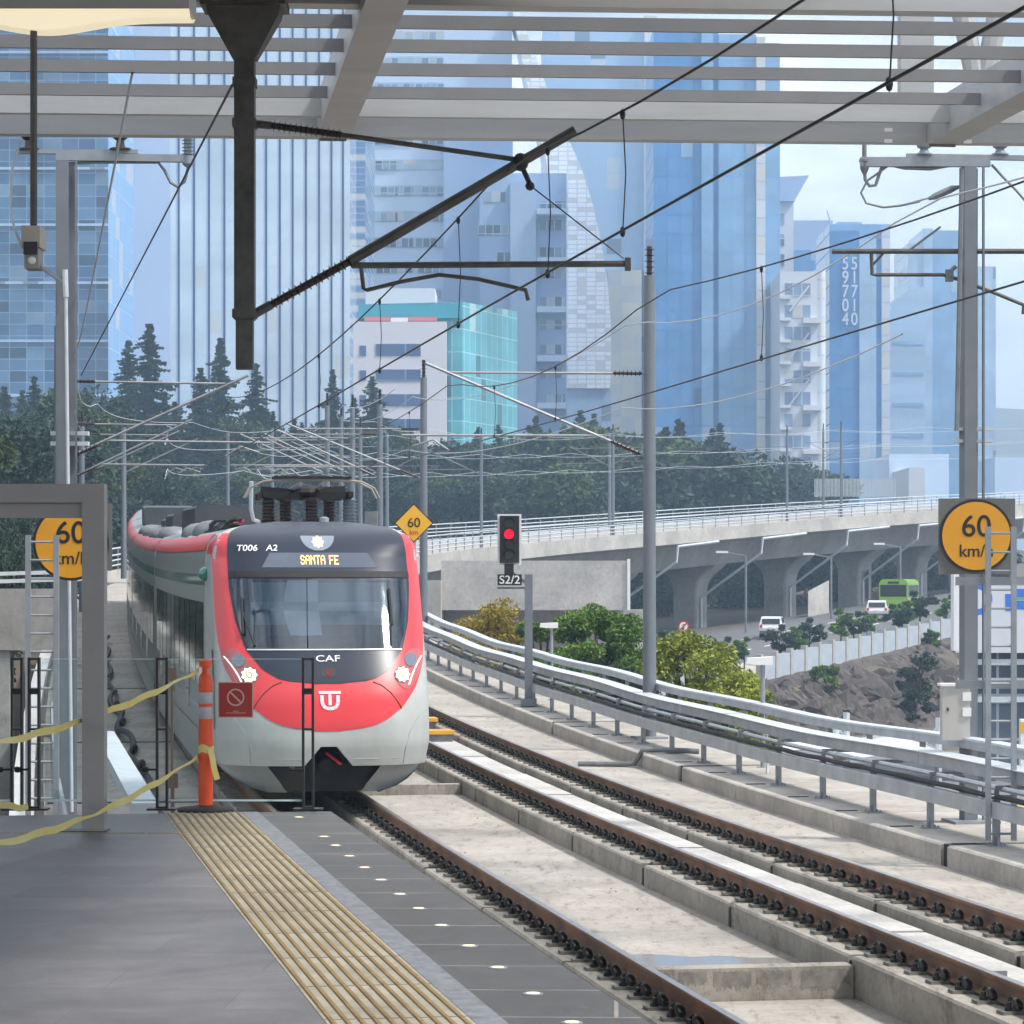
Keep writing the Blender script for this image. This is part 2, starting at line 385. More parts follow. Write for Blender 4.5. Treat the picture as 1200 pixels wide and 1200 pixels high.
# ================================================================== DECK AND TRACKS
near = frange(6, 34, 1) ; mid = frange(6, 150, 1.5)
FB = 24.5                                               # the floor drops in front of the cross beam
g = MB()
sweep(g, rect(-3.9, 8.66, -1.9, -.62), mid)
structure('bridge_deck', g, M['deck'])
g = MB(); sweep(g, rect(1.05, 2.86, -.615, -.43), frange(FB, 149, 1.5)); sweep(g, rect(1.05, 2.86, -.615, -.53), frange(6, FB-.28, 1)); structure('floor', g, M['deck'])
g = MB(); sweep(g, rect(-.42, .40, -.60, -.42), mid); structure('track_floor', g, M['deck'])
g = MB(); sweep(g, rect(4.98, 6.74, -.60, -.40), mid); structure('drainage_floor', g, M['deck'])
g = MB(); sweep(g, rect(-3.6, -1.06, -.60, -.33), frange(23.2,149,1.5)); structure('side_path', g, M['deck'])
jn = []
# plinth blocks under each rail with open joints
for nm, lc, l0, l1, ph in (('plinth', -.72, .30,.30, 0),('plinth', .72,.30,.30,.0),('plinth', L2-.72,.32,.30,.0),('plinth', L2+.72,.30,.34,.0)):
    t = 8.0 + ph; k = 0; g = MB()
    while t < 118:
        e = t + 3.97 + .12*math.sin(k*2.3)
        zt = -.192 - .004*(k % 3)
        sweep(g, [(lc-l0,-.61),(lc-l0,zt-.02),(lc-l0+.02,zt),(lc+l1-.02,zt),(lc+l1,zt-.02),(lc+l1,-.61)], frange(t, e, 1.0))
        t = e + .13; k += 1
        jn.append((e, e+.13, lc-l0+.015, lc+l1-.015))
    structure(nm, g, M['plinth'])
g = MB()
for a_,b_,c_,d_ in jn: sweep(g, rect(c_,d_,-.61,-.24), [a_,b_])
structure('plinth_joint', g, M['dark'])
# pale cover slabs between the rails of track 2
g = MB(); t = 9.2; k = 0
while t < 116:
    sweep(g, rect(L2-.38, L2+.32, -.60, -.275 - .010*(k%2)), frange(t, t+4.30, 1.1)); t += 4.36; k += 1
structure('cover_slabs', g, M['slab'])
# cross beams between the tracks
g = MB(); sweep(g, [(1.06,-.7),(1.06,-.26),(2.85,-.26),(2.85,-.7)], [FB-.26, FB-.02]); sweep(g, [(1.06,-.7),(1.06,-.27),(2.85,-.27),(2.85,-.7)], [46.2, 46.45]); 
structure('cross_beam', g, M['plinth'])
M['stain'] = mat('damp_stain', (.215,.20,.175), .85, var=.35, scale=11)
random.seed(12); g = MB()
for l0,l1,h in ((1.08,1.30,.15),(1.36,1.60,.12),(1.66,1.98,.17),(2.02,2.32,.15),(2.40,2.83,.18)):
    n=30; top=[PT(FB-.2615,l0+(l1-l0)*i/n,-.275-random.uniform(0,.02)) for i in range(n+1)]; bot=[PT(FB-.2615,l0+(l1-l0)*i/n,-.275-h*random.uniform(.7,1.1)) for i in range(n+1)]
    g.grid([top,bot])
structure('damp_stains', g, M['stain'])
# puddle held back by the beam
M['water'] = mat('puddle_water', (.30,.295,.28), .10, spec=.6)
g = MB(); pts = []
for i in range(36):
    a = 2*math.pi*i/36; r = 1 + .22*math.sin(3*a+1) + .12*math.sin(7*a)
    pts.append(PT(25.75 + .72*r*math.sin(a), 1.95 + .72*r*math.cos(a), -.426))
g.poly(pts); structure('puddle', g, M['water'])
# kerb and service walkway on the right, in cast lengths
g = MB(); t = 9.0; k = 0
cuts = [(32.6,.22),(46.4,.3),(58.8,.3)]
for a, b in ((8,14),(14.05,20.2),(20.23,26.4),(26.43,33.7),(33.95,38.6),(38.63,44.1),(44.13,47.9),(48.2,54.3),(54.33,60.4),(60.7,67),(67.03,76),(76.03,90),(90.03,118),(118.03,150)):
    sweep(g, [(6.74,-.62),(6.74,-.17),(6.77,-.15),(8.62,-.145),(8.62,-.62)], frange(a, b, 1.2))
structure('kerb_walkway', g, M['walk'])
g = MB()
for a in (33.82, 48.05, 60.55): sweep(g, rect(6.775, 7.45, -.6, -.148), [a-.11,a+.11])
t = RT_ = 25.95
while t < 104: sweep(g, rect(6.86,7.15,-.149,-.1415), [t+.30,t+.40]); t += 2.52  # narrow dark strip on the walkway left of each post
structure('kerb_dark_strips', g, M['dark'])

# grit swept against the plinths and kerb
random.seed(41); g = MB()
for i in range(260):
    t = random.uniform(17,60); l = random.choice([1.1+abs(random.gauss(0,.22)),2.8-abs(random.gauss(0,.25)),5.05+abs(random.gauss(0,.3)),6.66-abs(random.gauss(0,.25))]); z = -.43 if l < 3 and t > FB else (-.53 if l < 3 else -.40)
    r = random.uniform(.004,.012); p = PT(t,l,z+r*.3); g.ball(p, r*random.uniform(.8,1.5), r*random.uniform(.8,1.5), r*.8, 5, 3)
o = g.build('grit', mat('grit_stone',(.20,.18,.16),.9,var=.4,scale=40)); tag(o, kind='stuff')

# rails, each with its clips
def make_clip():
    g = MB()
    for sx in (-1, 1):
        g.box(min(sx*.06,sx*.22), max(sx*.06,sx*.19), -.07, .07, -.192, -.168, 1)
        g.lathe((sx*.15,0,-.168), [(.034,0),(.034,.028),(.02,.03),(.02,.062),(.006,.066)], 8)
        pts = []
        for i in range(13):
            u = i/12; a = u*math.pi*2
            pts.append((sx*(.115 + .058*math.sin(a*.5)*math.cos(a)), -.075 + .15*u, -.15 + .07*abs(math.sin(a))))
        g.tube(pts, .015, 6)
        g.box(min(sx*.062,sx*.10), max(sx*.062,sx*.10), -.05, .05, -.168, -.135)
    g.box(-.06,.06,-.09,.09,-.192,-.176,1)
    return g
clip_root = None
def rail(label, lc, t0, t1, clip_t0, clip_t1, first):
    global clip_root
    p0 = PT(t0, lc, 0)
    th = thing('rail', label, 'rail', p0, group='running rails on the concrete deck')
    ts = frange(t0, t1, 1.0)
    g = MB()
    prof = [(-.072,-.172),(-.072,-.158),(-.012,-.138),(-.010,-.048),(-.034,-.036),(-.036,-.010),(-.030,-.0015),(.030,-.0015),(.036,-.010),(.034,-.036),(.010,-.048),(.012,-.138),(.072,-.158),(.072,-.172)]
    sweep(g, [(lc+a,b) for a,b in prof], ts); g.build('rail_profile', M['railsteel'], th)
    g = MB(); sweep(g, [(lc+a,b) for a,b in ((-.030,-.0015),(-.024,.002),(.024,.002),(.030,-.0015))], ts); g.build('running_surface', M['railhead'], th)
    t = clip_t0
    while t < clip_t1:
        p = PT(t, lc, 0); d = PD(t); rz = math.atan2(-d.x, d.y)
        if clip_root is None:
            o = make_clip().build('rail_clip', [M['clip'], M['clipbase']]); clip_root = o
        else:
            o = clip_root.copy(); COL.objects.link(o)
        o.parent = th; o.location = p - p0; o.rotation_euler = (0,0,rz+ random.uniform(-.05,.05))
        t += .55
random.seed(3)
rail('rusty rail half hidden under the platform edge', -.72, 8, 118, 20, 21, False)
rail('nearest rusty rail running out from beneath the red train', .72, 8, 118, 17.2, 42, True)
rail('rusty rail along the stained kerb face left of the pale cover slabs', L2-.72, 8, 118, 18.2, 66, False)
rail('farthest rusty rail right of the pale cover slabs beside the walkway', L2+.72, 8, 118, 20.5, 72, False)
# small steel channel standing by the rail, yellow balises, pipe bends
g = MB(); p = PT(23.2, L2-.38, -.29); d = PD(23.2); n = Vector((d.y,-d.x,0))
g.obox(p+n*.12+Vector((0,0,.05)), n, d, (0,0,1), .17, .008, .05); g.obox(p+n*.12+d*.035+Vector((0,0,.004)), n, d, (0,0,1), .17, .03, .004); g.obox(p+n*(-.04)+d*.03+Vector((0,0,.05)), n, d, (0,0,1), .006, .03, .05)
tag(g.build('steel_bracket', M['galvdark']), 'short dark steel channel offcut left on the pale cover slab', 'bracket')
M['yellowcap'] = mat('yellow_plastic', (.72,.36,.03), .5, var=.1, scale=6)
for (t, l, lab) in ((57.0, L2+.02,'yellow topped track box nearer the camera between the far rails'),(61.0,L2+.22,'yellow topped track box farther away close beside the train nose')):
    p = PT(t,l,-.30); th = thing('track_box', lab, 'box', p, group='yellow topped boxes between the far rails'); d = PD(t); n = Vector((d.y,-d.x,0))
    g = MB(); g.obox(p+Vector((0,0,.08)), n, d, (0,0,1), .24,.30,.08); g.build('casing', M['galvdark'], th)
    g = MB(); g.obox(p+Vector((0,0,.20)), n, d, (0,0,1), .27,.34,.035); g.build('lid', M['yellowcap'], th)
for (t, lab) in ((51.2,'grey hose bending off the walkway kerb near the tall mast'),):
    g = MB(); pts = [PT(t+.5,5.7,-.35),PT(t+.2,6.5,-.35),PT(t+.05,6.63,-.33),PT(t,6.68,-.22),PT(t-.05,6.74,-.09),PT(t-.1,6.9,-.07),PT(t-.3,7.7,-.1)]
    g.tube(pts,.045,8); tag(g.build('cable_hose', M['galvdark'], None, True), lab, 'hose')
g = MB(); g.tube([PT(46.2,7.75,-.15),PT(46.2,7.75,.08),PT(46.18,7.81,.17),PT(46.15,7.90,.12),PT(46.15,7.92,-.15)],.022,8); tag(g.build('vent_pipe', M['white'], None, True), 'small white hooked pipe sticking up from the walkway', 'pipe')

# ================================================================== SERVICE RAILING, TRAYS AND TRUNKING
RT0, RT1 = 25.0, 104.0
def wob(t): return .016*math.sin(t*.55) + .022*math.sin(t*.21+1)
th = thing('guard_rail', 'galvanised lower beam on short posts along the walkway kerb', 'guard rail', PT(RT0,7.25,-.15))
g = MB(); rows = [[PT(t,l,z+.4*wob(t)) for l,z in ((7.18,.18),(7.18,.36),(7.21,.37),(7.21,.35),(7.34,.35),(7.34,.18))] for t in frange(RT0,RT1,.8)]; g.grid(rows,0,True); g.build('beam', M['galvrail'], th)
post0 = None
tp = RT0 + .95
while tp < RT1:
    p = PT(tp,7.27,-.15); d = PD(tp); n = Vector((d.y,-d.x,0))
    if post0 is None:
        g = MB(); g.box(-.04,.04,-.03,.03,.012,.60); g.box(-.11,.11,-.10,.10,0,.012); g.box(-.012,.012,-.09,.09,.012,.10); 
        for a in (-.08,.08):
            for b in (-.07,.07): g.lathe((a,b,.012),[(.014,0),(.014,.02),(.006,.03)],6)
        post0 = g.build('post', M['galv']); o = post0
    else: o = post0.copy(); COL.objects.link(o)
    o.parent = th; o.location = p - Vector(th.location); o.rotation_euler = (0,0,math.atan2(-d.x,d.y)); tp += 2.52
g = MB(); g.tube([PT(t,7.24,.425+.4*wob(t)+.008*math.sin(t*3.1)) for t in frange(RT0,RT1,.7)], .034, 6); g.tube([PT(t,7.30,.40+.4*wob(t)+.01*math.sin(t*2.3+1)) for t in frange(RT0,RT1,.7)], .022, 6)
tag(g.build('power_cable', M['rubber'], None, True), 'black cable lying on the lower beam of the walkway railing', 'cable')
g = MB()
seg = frange(RT0,RT1,5.3)
for a, b in zip(seg[:-1], seg[1:]):
    g.tube([PT(t,7.36,.50+.6*wob(t)) for t in frange(a,b-.03,.9)], .034, 8); g.tube([PT(b-.2,7.36,.50+.6*wob(b-.2)),PT(b+.0,7.36,.50+.6*wob(b))], .044, 8)
tag(g.build('conduit', M['galvlite'], None, True), 'bright galvanised conduit between the cable tray and lower beam', 'conduit')
th = thing('cable_tray', 'wide galvanised cable tray with lid in the middle of the railing', 'cable tray', PT(RT0,7.55,-.15))
g = MB()
seg = frange(RT0,RT1,3.0)
for i,(a,b) in enumerate(zip(seg[:-1], seg[1:])):
    rows = [[PT(t,l,z+wob(t)) for l,z in ((7.46,.56),(7.46,.70),(7.44,.715),(7.70,.725),(7.70,.56))] for t in frange(a,b-.012,.75)]; g.grid(rows,0,True); g.poly(rows[0]); g.poly(rows[-1][::-1])
g.build('tray_body', M['galvrail'], th)
g = MB()
for a,b in zip(seg[:-1],seg[1:]):
    rows = [[PT(t,l,z+wob(t)) for l,z in ((7.412,.718),(7.413,.728),(7.71,.738),(7.71,.722))] for t in frange(a,b-.012,.75)]; g.grid(rows,0,True)
g.build('lid', M['galvlite'], th)
tp = RT0+.95; br = None
while tp < RT1:
    p = PT(tp,7.56,-.15); d = PD(tp)
    if br is None:
        g = MB(); g.box(-.30,.12,-.02,.02,.655,.705); g.box(-.31,-.26,-.02,.02,.45,.66); br = g.build('bracket', M['galvdark']); o = br
    else: o = br.copy(); COL.objects.link(o)
    o.parent = th; o.location = p - Vector(th.location); o.rotation_euler = (0,0,math.atan2(-d.x,d.y)); tp += 2.52
th = thing('cable_trunking', 'galvanised box trunking forming the top rail of the walkway railing', 'trunking', PT(RT0,7.95,-.15))
g = MB(); gl = MB()
for i,(a,b) in enumerate(zip(seg[:-1], seg[1:])):
    for x0,x1 in ((a,a+1.5),(a+1.5,b)):
        rows = [[PT(t,l,z+1.2*wob(t)) for l,z in ((7.86,.78),(7.86,.90),(8.06,.90),(8.06,.78))] for t in frange(x0,x1-.015,.7)]; g.grid(rows,0,True); g.poly(rows[0]); g.poly(rows[-1][::-1])
        rows = [[PT(t,l,z+1.2*wob(t)) for l,z in ((7.845,.885),(7.85,.914),(7.95,.922),(8.07,.914),(8.075,.885))] for t in frange(x0,x1-.008,.7)]; gl.grid(rows,0,False)
g.build('channel', M['galvrail'], th); gl.build('lid', M['galvlite'], th)
tp = RT0+.97; br = None
while tp < RT1:
    p = PT(tp,7.96,-.15); d = PD(tp)
    if br is None:
        g = MB(); g.box(-.035,.035,-.03,.03,.70,.95); g.box(-.36,.035,-.025,.025,.66,.70); br = g.build('post', M['galv']); o = br
    else: o = br.copy(); COL.objects.link(o)
    o.parent = th; o.location = p - Vector(th.location); o.rotation_euler = (0,0,math.atan2(-d.x,d.y)); tp += 2.52
# low walkway lamps
lamp0 = None
for t, l, lab in ((47.5, 8.0,'low white walkway lamp on the right in front of the rock slope'),(68.5, 8.05,'low white walkway lamp farther back before the yellow shrub')):
    p = PT(t,l,-.15)
    if lamp0 is None:
        lamp0 = thing('walkway_lamp', lab, 'lamp', (0,0,0), group='low lamps on the walkway')
        g = MB(); g.tube([(0,0,0),(0,0,1.72)],.038,10); g.box(-.09,.09,-.09,.09,0,.015); g.build('pole', M['galv'], lamp0)
        g = MB()
        pr = [(-.28,.02),(-.12,.0),(.15,.0),(.15,.13),(-.26,.11)]
        vs = [(x,y,1.68+z) for y in (-.14,.14) for x,z in pr]; g.add(vs,[(0,1,2,3,4),(9,8,7,6,5)]+[(i,i+5,(i+1)%5+5,(i+1)%5) for i in range(5)]); g.build('lamp_head', M['white'], lamp0)
        lamp0.location = p
    else: dup(lamp0, p, None, lab)

# ================================================================== PLATFORM
M['tile'] = concrete('platform_tile_grey', (.195,.198,.215), (.13,.13,.14), .9, 22, .5)
def tiles(name, w, h, base, var, rot=0, mort=.6, ms=.003):
    m, nt, b = newmat(name); b.inputs['Roughness'].default_value = .5
    tc = N(nt,'ShaderNodeTexCoord'); mp = N(nt,'ShaderNodeMapping'); mp.inputs['Rotation'].default_value = (0,0,rot); br = N(nt,'ShaderNodeTexBrick'); br.offset = .5
    br.inputs['Scale'].default_value = 1; br.inputs['Brick Width'].default_value = w; br.inputs['Row Height'].default_value = h; br.inputs['Mortar Size'].default_value = ms; br.inputs['Mortar Smooth'].default_value = .3
    br.inputs['Color1'].default_value = c4(base); br.inputs['Color2'].default_value = c4([x*(1-var) for x in base]); br.inputs['Mortar'].default_value = c4([x*mort for x in base])
    nt.links.new(tc.outputs['Object'], mp.inputs['Vector']); nt.links.new(mp.outputs[0], br.inputs['Vector'])
    n1 = N(nt,'ShaderNodeTexNoise'); n1.inputs['Scale'].default_value = 1.3; n1.inputs['Detail'].default_value = 8; n1.inputs['Roughness'].default_value = .7; nt.links.new(tc.outputs['Object'], n1.inputs['Vector'])
    r = N(nt,'ShaderNodeValToRGB'); r.color_ramp.elements[0].position=.3; r.color_ramp.elements[0].color=(.52,.52,.53,1); r.color_ramp.elements[1].position=.7; r.color_ramp.elements[1].color=(1,1,1,1); nt.links.new(n1.outputs['Fac'], r.inputs['Fac'])
    mu = N(nt,'ShaderNodeMixRGB',blend_type='MULTIPLY'); mu.inputs['Fac'].default_value=1; nt.links.new(br.outputs['Color'],mu.inputs['Color1']); nt.links.new(r.outputs['Color'],mu.inputs['Color2'])
    n3 = N(nt,'ShaderNodeTexNoise'); n3.inputs['Scale'].default_value = .5; n3.inputs['Detail'].default_value = 10; n3.inputs['Roughness'].default_value = .8; n3.inputs['Distortion'].default_value=1.5; nt.links.new(tc.outputs['Object'], n3.inputs['Vector'])
    r3 = N(nt,'ShaderNodeValToRGB'); r3.color_ramp.elements[0].position=.42; r3.color_ramp.elements[1].position=.62; r3.color_ramp.elements[0].color=(.78,.76,.74,1); nt.links.new(n3.outputs['Fac'], r3.inputs['Fac'])
    m3 = N(nt,'ShaderNodeMixRGB',blend_type='MULTIPLY'); m3.inputs['Fac'].default_value=1; nt.links.new(mu.outputs[0],m3.inputs['Color1']); nt.links.new(r3.outputs['Color'],m3.inputs['Color2']); mu=m3
    n2 = N(nt,'ShaderNodeTexNoise'); n2.inputs['Scale'].default_value = 90; n2.inputs['Detail'].default_value = 3; nt.links.new(tc.outputs['Object'], n2.inputs['Vector'])
    m2 = N(nt,'ShaderNodeMixRGB',blend_type='OVERLAY'); m2.inputs['Fac'].default_value=.3; nt.links.new(mu.outputs[0],m2.inputs['Color1']); nt.links.new(n2.outputs['Fac'],m2.inputs['Color2'])
    nt.links.new(m2.outputs[0], b.inputs['Base Color'])
    mr = N(nt,'ShaderNodeMapRange'); mr.inputs['To Min'].default_value=.35; mr.inputs['To Max'].default_value=.62; nt.links.new(n1.outputs['Fac'],mr.inputs['Value']); nt.links.new(mr.outputs[0],b.inputs['Roughness'])
    bp = N(nt,'ShaderNodeBump'); bp.inputs['Strength'].default_value=.12; bp.inputs['Distance'].default_value=.01; nt.links.new(n2.outputs['Fac'],bp.inputs['Height']); nt.links.new(bp.outputs['Normal'],b.inputs['Normal'])
    return m
M['tile'] = tiles('platform_tile_grey', 1.2, .6, (.255,.25,.265), .22, R(3))
M['edgetile'] = tiles('platform_edge_dark_tile', 30.0, .79, (.125,.12,.113), .16, R(2), 3.2, .010)
PEND = 22.85
pts_t = frange(-6, PEND, .95)
g = MB(); sweep(g, rect(-14, -2.9, ZP-.5, ZP), pts_t); structure('platform_floor', g, M['tile'])
g = MB(); sweep(g, rect(-2.32, -1.65, ZP-.5, ZP), pts_t); structure('platform_edge', g, M['edgetile'])
M['band'] = mat('pale_joint_band', (.19,.20,.225), .6, var=.35, scale=14)
g = MB(); sweep(g, rect(-2.323,-2.20,ZP,ZP+.003), pts_t); structure('platform_joint_band', g, M['band'])
g = MB(); sweep(g, rect(-14,-1.9,-1.2,ZP-.52), pts_t); structure('platform_wall', g, M['wallc'])
M['tactile'] = concrete('tactile_paving_cream', (.47,.44,.35), (.28,.22,.13), 1.6, 30, .6)
M['tactilebar'] = concrete('tactile_bar_ochre', (.34,.235,.105), (.17,.12,.06), 1.5, 25, .6)
th = thing('tactile_paving', 'long ribbed yellow tactile strip set along the platform', 'tactile paving', PT(8,-2.6,ZP))
g = MB(); sweep(g, rect(-2.898,-2.325,ZP-.3,ZP+.002), pts_t); g.build('base_strip', M['tactile'], th)
g = MB(); gj = MB()
for i in range(10):
    l = -2.872 + i*.0575
    for a, b in zip(pts_t[:-1], pts_t[1:]):
        rows = [[PT(t,l+dl,ZP+z) for dl,z in ((-.013,.002),(-.008,.008),(.008,.008),(.013,.002))] for t in (a,a+.45,b-.012)]; g.grid(rows)
o = g.build('raised_bars', M['tactilebar'], th); o['kind'] = 'stuff'
for a in pts_t: sweep(gj, rect(-2.897,-2.326,ZP+.0015,ZP+.0035), [a-.006,a+.004])
gj.build('tile_joints', M['signback'], th)
# floor inlay line across the platform
g = MB(); Yl = 20.6
for i in range(12):
    x1 = -2.22 - i*.31; g.box(x1-.29, x1, Yl-.02, Yl+.02, ZP-.002, ZP+.004)
tag(g.build('floor_strip', mat('brass_inlay',(.30,.23,.13),.5,.3,var=.2,scale=5)), 'thin brass strip let into the grey floor beside the tactile paving', 'floor strip')
# recessed edge lights
led0 = None; ylist = [954,976,986,998,1011,1025,1041,1057,1076,1099,1123,1152,1184]
for k, py in enumerate([954,976,986,998,1011,1025,1041,1057,1076,1099,1123,1152,1184,1222,1266]):
    Y = F*(ZC-ZP)/(py-HY); p = PT(Y,-1.95,ZP); d = PD(Y)
    lab = 'small glowing round floor light in the platform edge'
    if led0 is None:
        led0 = thing('floor_light', lab, 'light', p, math.atan2(-d.x,d.y), 'row of lights along the platform edge')
        g = MB(); g.lathe((0,0,0),[(.044,-.01),(.044,.003),(.03,.004)],16); o = g.build('bezel', M['galv']); o.parent = led0
        g = MB(); g.lathe((0,0,0),[(.029,0),(.029,.0055),(.012,.007)],16); o = g.build('lens', M['led']); o.parent = led0
    else: dup(led0, p, math.atan2(-d.x,d.y))

# ================================================================== PLATFORM-END BARRIER
YB = 22.7
def bz(py): return az(py, YB)
def gate_post(px, label, tilt=0):
    x = ax(px,YB); th = thing('barrier_post', label, 'post', (x,YB,ZP), group='black barrier posts at the platform end')
    h = 1.16
    for dx in (-.037,.037):
        g = MB(); g.box(x+dx-.009,x+dx+.009,YB-.03,YB+.03,ZP,ZP+h); g.build('upright', M['black'], th)
    for z in (.02,h*.53,h-.012):
        g = MB(); g.box(x-.028,x+.028,YB-.03,YB+.03,ZP+z-.008,ZP+z+.008); g.build('rung', M['black'], th)
    g = MB(); g.box(x-.03,x+.03,YB-.035,YB+.035,ZP+.88,ZP+.925); g.build('clamp', M['rubber'], th)
    g = MB(); g.box(x-.11,x+.11,YB-.08,YB+.08,ZP+.0,ZP+.014); g.build('foot_plate', M['black'], th)
    g = MB(); g.tube([(x-.03,YB-.04,ZP+.31),(x-.11,YB-.045,ZP+.31)],.009,6); g.lathe((x-.12,YB-.045,ZP+.31),[(.02,-.02),(.024,0),(.02,.02)],8,0,'x'); g.build('knob', M['black'], th)
for px, lab in ((20,'leftmost black barrier post at the edge of the platform end'),(40,'black barrier post beside the galvanised ladder, second from the left'),(190,'black barrier post between the grey portal and the orange marker'),(361,'black barrier post standing in front of the train nose')): gate_post(px, lab)
def glass_panel(p0, p1, label):
    x0, x1 = ax(p0,YB), ax(p1,YB); z0, z1 = ZP+.08, bz(768)-.03
    th = thing('glass_barrier', label, 'glass panel', ((x0+x1)/2,YB,z0), group='glass panels of the platform end barrier')
    g = MB(); g.poly([(x0,YB,z0),(x1,YB,z0),(x1,YB,z1),(x0,YB,z1)]); g.build('pane', M['glass'], th)
    g = MB(); g.box(x0,x1,YB-.006,YB+.006,z0-.014,z0); g.build('bottom_edge', M['glassedge'], th)
    g = MB(); g.box(x0,x1,YB-.004,YB+.004,z1,z1+.004); g.build('top_edge', M['glassedge'], th)
glass_panel(46,184,'clear glass panel behind the grey portal post'); glass_panel(197,354,'clear glass panel carrying the red prohibition sign'); glass_panel(-80,14,'clear glass panel cut by the left edge of the view')
# red prohibition sign on the glass
x0,x1,z0,z1 = ax(256,YB),ax(297,YB),bz(841),bz(799)
th = thing('prohibition_sign', 'square red sign with a crossed circle stuck on the glass', 'sign', ((x0+x1)/2,YB-.02,z0))
g = MB(); g.box(x0,x1,YB-.018,YB-.010,z0,z1); g.build('backing', M['signpale'], th)
g = MB(); g.box(x0+.008,x1-.008,YB-.024,YB-.0185,z0+.008,z1-.008); g.build('face', M['signred'], th)
cx,cz,r = (x0+x1)/2, z0+(z1-z0)*.57, .066
g = MB(); n=32
ring=[[Vector((cx+rr*math.cos(2*math.pi*j/n),yy,cz+rr*math.sin(2*math.pi*j/n))) for j in range(n)] for rr,yy in ((r,YB-.0245),(r,YB-.027),(r-.011,YB-.027),(r-.011,YB-.0245))]; g.grid(ring,0,True)
g.obox((cx,YB-.026,cz),(1,0,-1),(0,1,0),(1,0,1),r-.006,.0012,.006)
g.build('crossed_circle', M['signpale'], th)
g = MB(); g.box(cx-.075,cx+.075,YB-.0262,YB-.0243,z0+.035,z0+.039); g.box(cx-.02,cx+.02,YB-.0262,YB-.0243,z0+.048,z0+.052); g.build('small_print_line', M['signpale'], th)

# orange marker post
YO = F*(ZC-ZP)/(948-HY)-.25; xo = ax(241,YO)
th = thing('marker_post', 'orange marker post with reflective bands on a black base', 'marker post', (xo,YO,ZP))
g = MB(); g.lathe((xo,YO,ZP),[(.215,0),(.215,.018),(.20,.03),(.10,.04),(.06,.05)],24); g.build('base', M['rubber'], th, True)
g = MB(); g.lathe((xo,YO,ZP),[(.054,.04),(.056,.3),(.052,.9),(.052,1.0),(.046,1.03),(.028,1.05),(.026,1.09),(.048,1.095),(.048,1.14),(.02,1.15)],20); g.build('tube', M['orange'], th, True)
for za,zb in ((.70,.79),(.815,.90)):
    g = MB(); g.lathe((xo,YO,ZP),[(.0545,za),(.0550,za+.001),(.0550,zb-.001),(.0545,zb)],20); g.build('reflective_band', M['reflector'], th, True)
# caution tapes
def ribbon(pts, w, name, label):
    g = MB(); rows = []
    k = len(pts)
    for i,p in enumerate(pts):
        p = Vector(p); a = .9*math.sin(i*.33+.6) + .35*math.sin(i*.9)
        u = Vector((.12*math.sin(a),.95*math.sin(a),math.cos(a))).normalized()
        rows.append([p+u*w/2, p+u*w*.1+Vector((0,.004,0)), p-u*w/2])
    g.grid(rows); return tag(g.build(name, M['tape'], None, True), label, 'tape', 'yellow caution tapes')
def sag(a,b,s,n=26): 
    a=Vector(a);b=Vector(b); return [a.lerp(b,i/n)-Vector((0,0,s*4*(i/n)*(1-i/n)+.008*math.sin(i*1.7))) for i in range(n+1)]
a = Vector((xo-.05,YO,az(785,YO))); ribbon(sag(a, at(-60,880,19.0), .09), .05, 'caution_tape', 'yellow caution tape from the top of the orange marker past the portal')
a = Vector((xo-.05,YO,az(885,YO))); b = Vector((ax(-70,17.5),17.5,az(1000,17.5))); ribbon(sag(a, b, .13), .05, 'caution_tape', 'lower caution tape sagging from the orange marker towards the floor')
g = MB(); p = Vector((xo,YO-.06,az(878,YO))); n=20
rows=[[Vector((xo+.061*math.cos(2*math.pi*j/n),YO+.061*math.sin(2*math.pi*j/n),p.z+z+.012*math.sin(j))) for j in range(n)] for z in (-.03,.03)]; g.grid(rows,0,True)
q=[(xo+.04,YO-.065,p.z),(xo+.06,YO-.09,p.z-.07),(xo+.075,YO-.10,p.z-.15),(xo+.095,YO-.085,p.z-.23)]
g.grid([[Vector(a)+Vector((-.02,0,0)),Vector(a)+Vector((.02,.02,.01))] for a in q]); tag(g.build('caution_tape', M['tape'], None, True),'tape loop knotted round the orange marker with a loose tail','tape','yellow caution tapes')
ribbon(sag(at(-30,925,20.5), at(33,946,22.4), .04, 10), .05, 'caution_tape', 'short dark end of tape hanging at the leftmost barrier post')

# grey steel portal on the left
YP = F*(ZC-ZP)/(975-HY); th = thing('steel_portal', 'grey steel portal frame standing on the platform at the left', 'portal', (ax(109,YP),YP,ZP))
xa,xb = ax(96,YP),ax(122,YP); zt = az(567,YP)
g = MB(); g.box(xa,xb,YP-.0,YP+.16,ZP,zt-.13); g.build('post', M['portal'], th)
g = MB(); g.box(-6.4,xb,YP-.002,YP+.162,zt-.13,zt); g.build('beam', M['portal'], th)
g = MB(); g.box(-6.4,xa-.002,YP+.04,YP+.13,zt-.235,zt-.132); g.build('inner_rail', M['portal'], th)
g = MB(); g.box(xa-.22,xb+.02,YP-.02,YP+.19,ZP,ZP+.008); g.build('base_plate', M['droptube'], th)
g = MB(); g.box(-6.4,-6.25,YP,YP+.16,ZP,zt-.13); g.build('post', M['portal'], th)

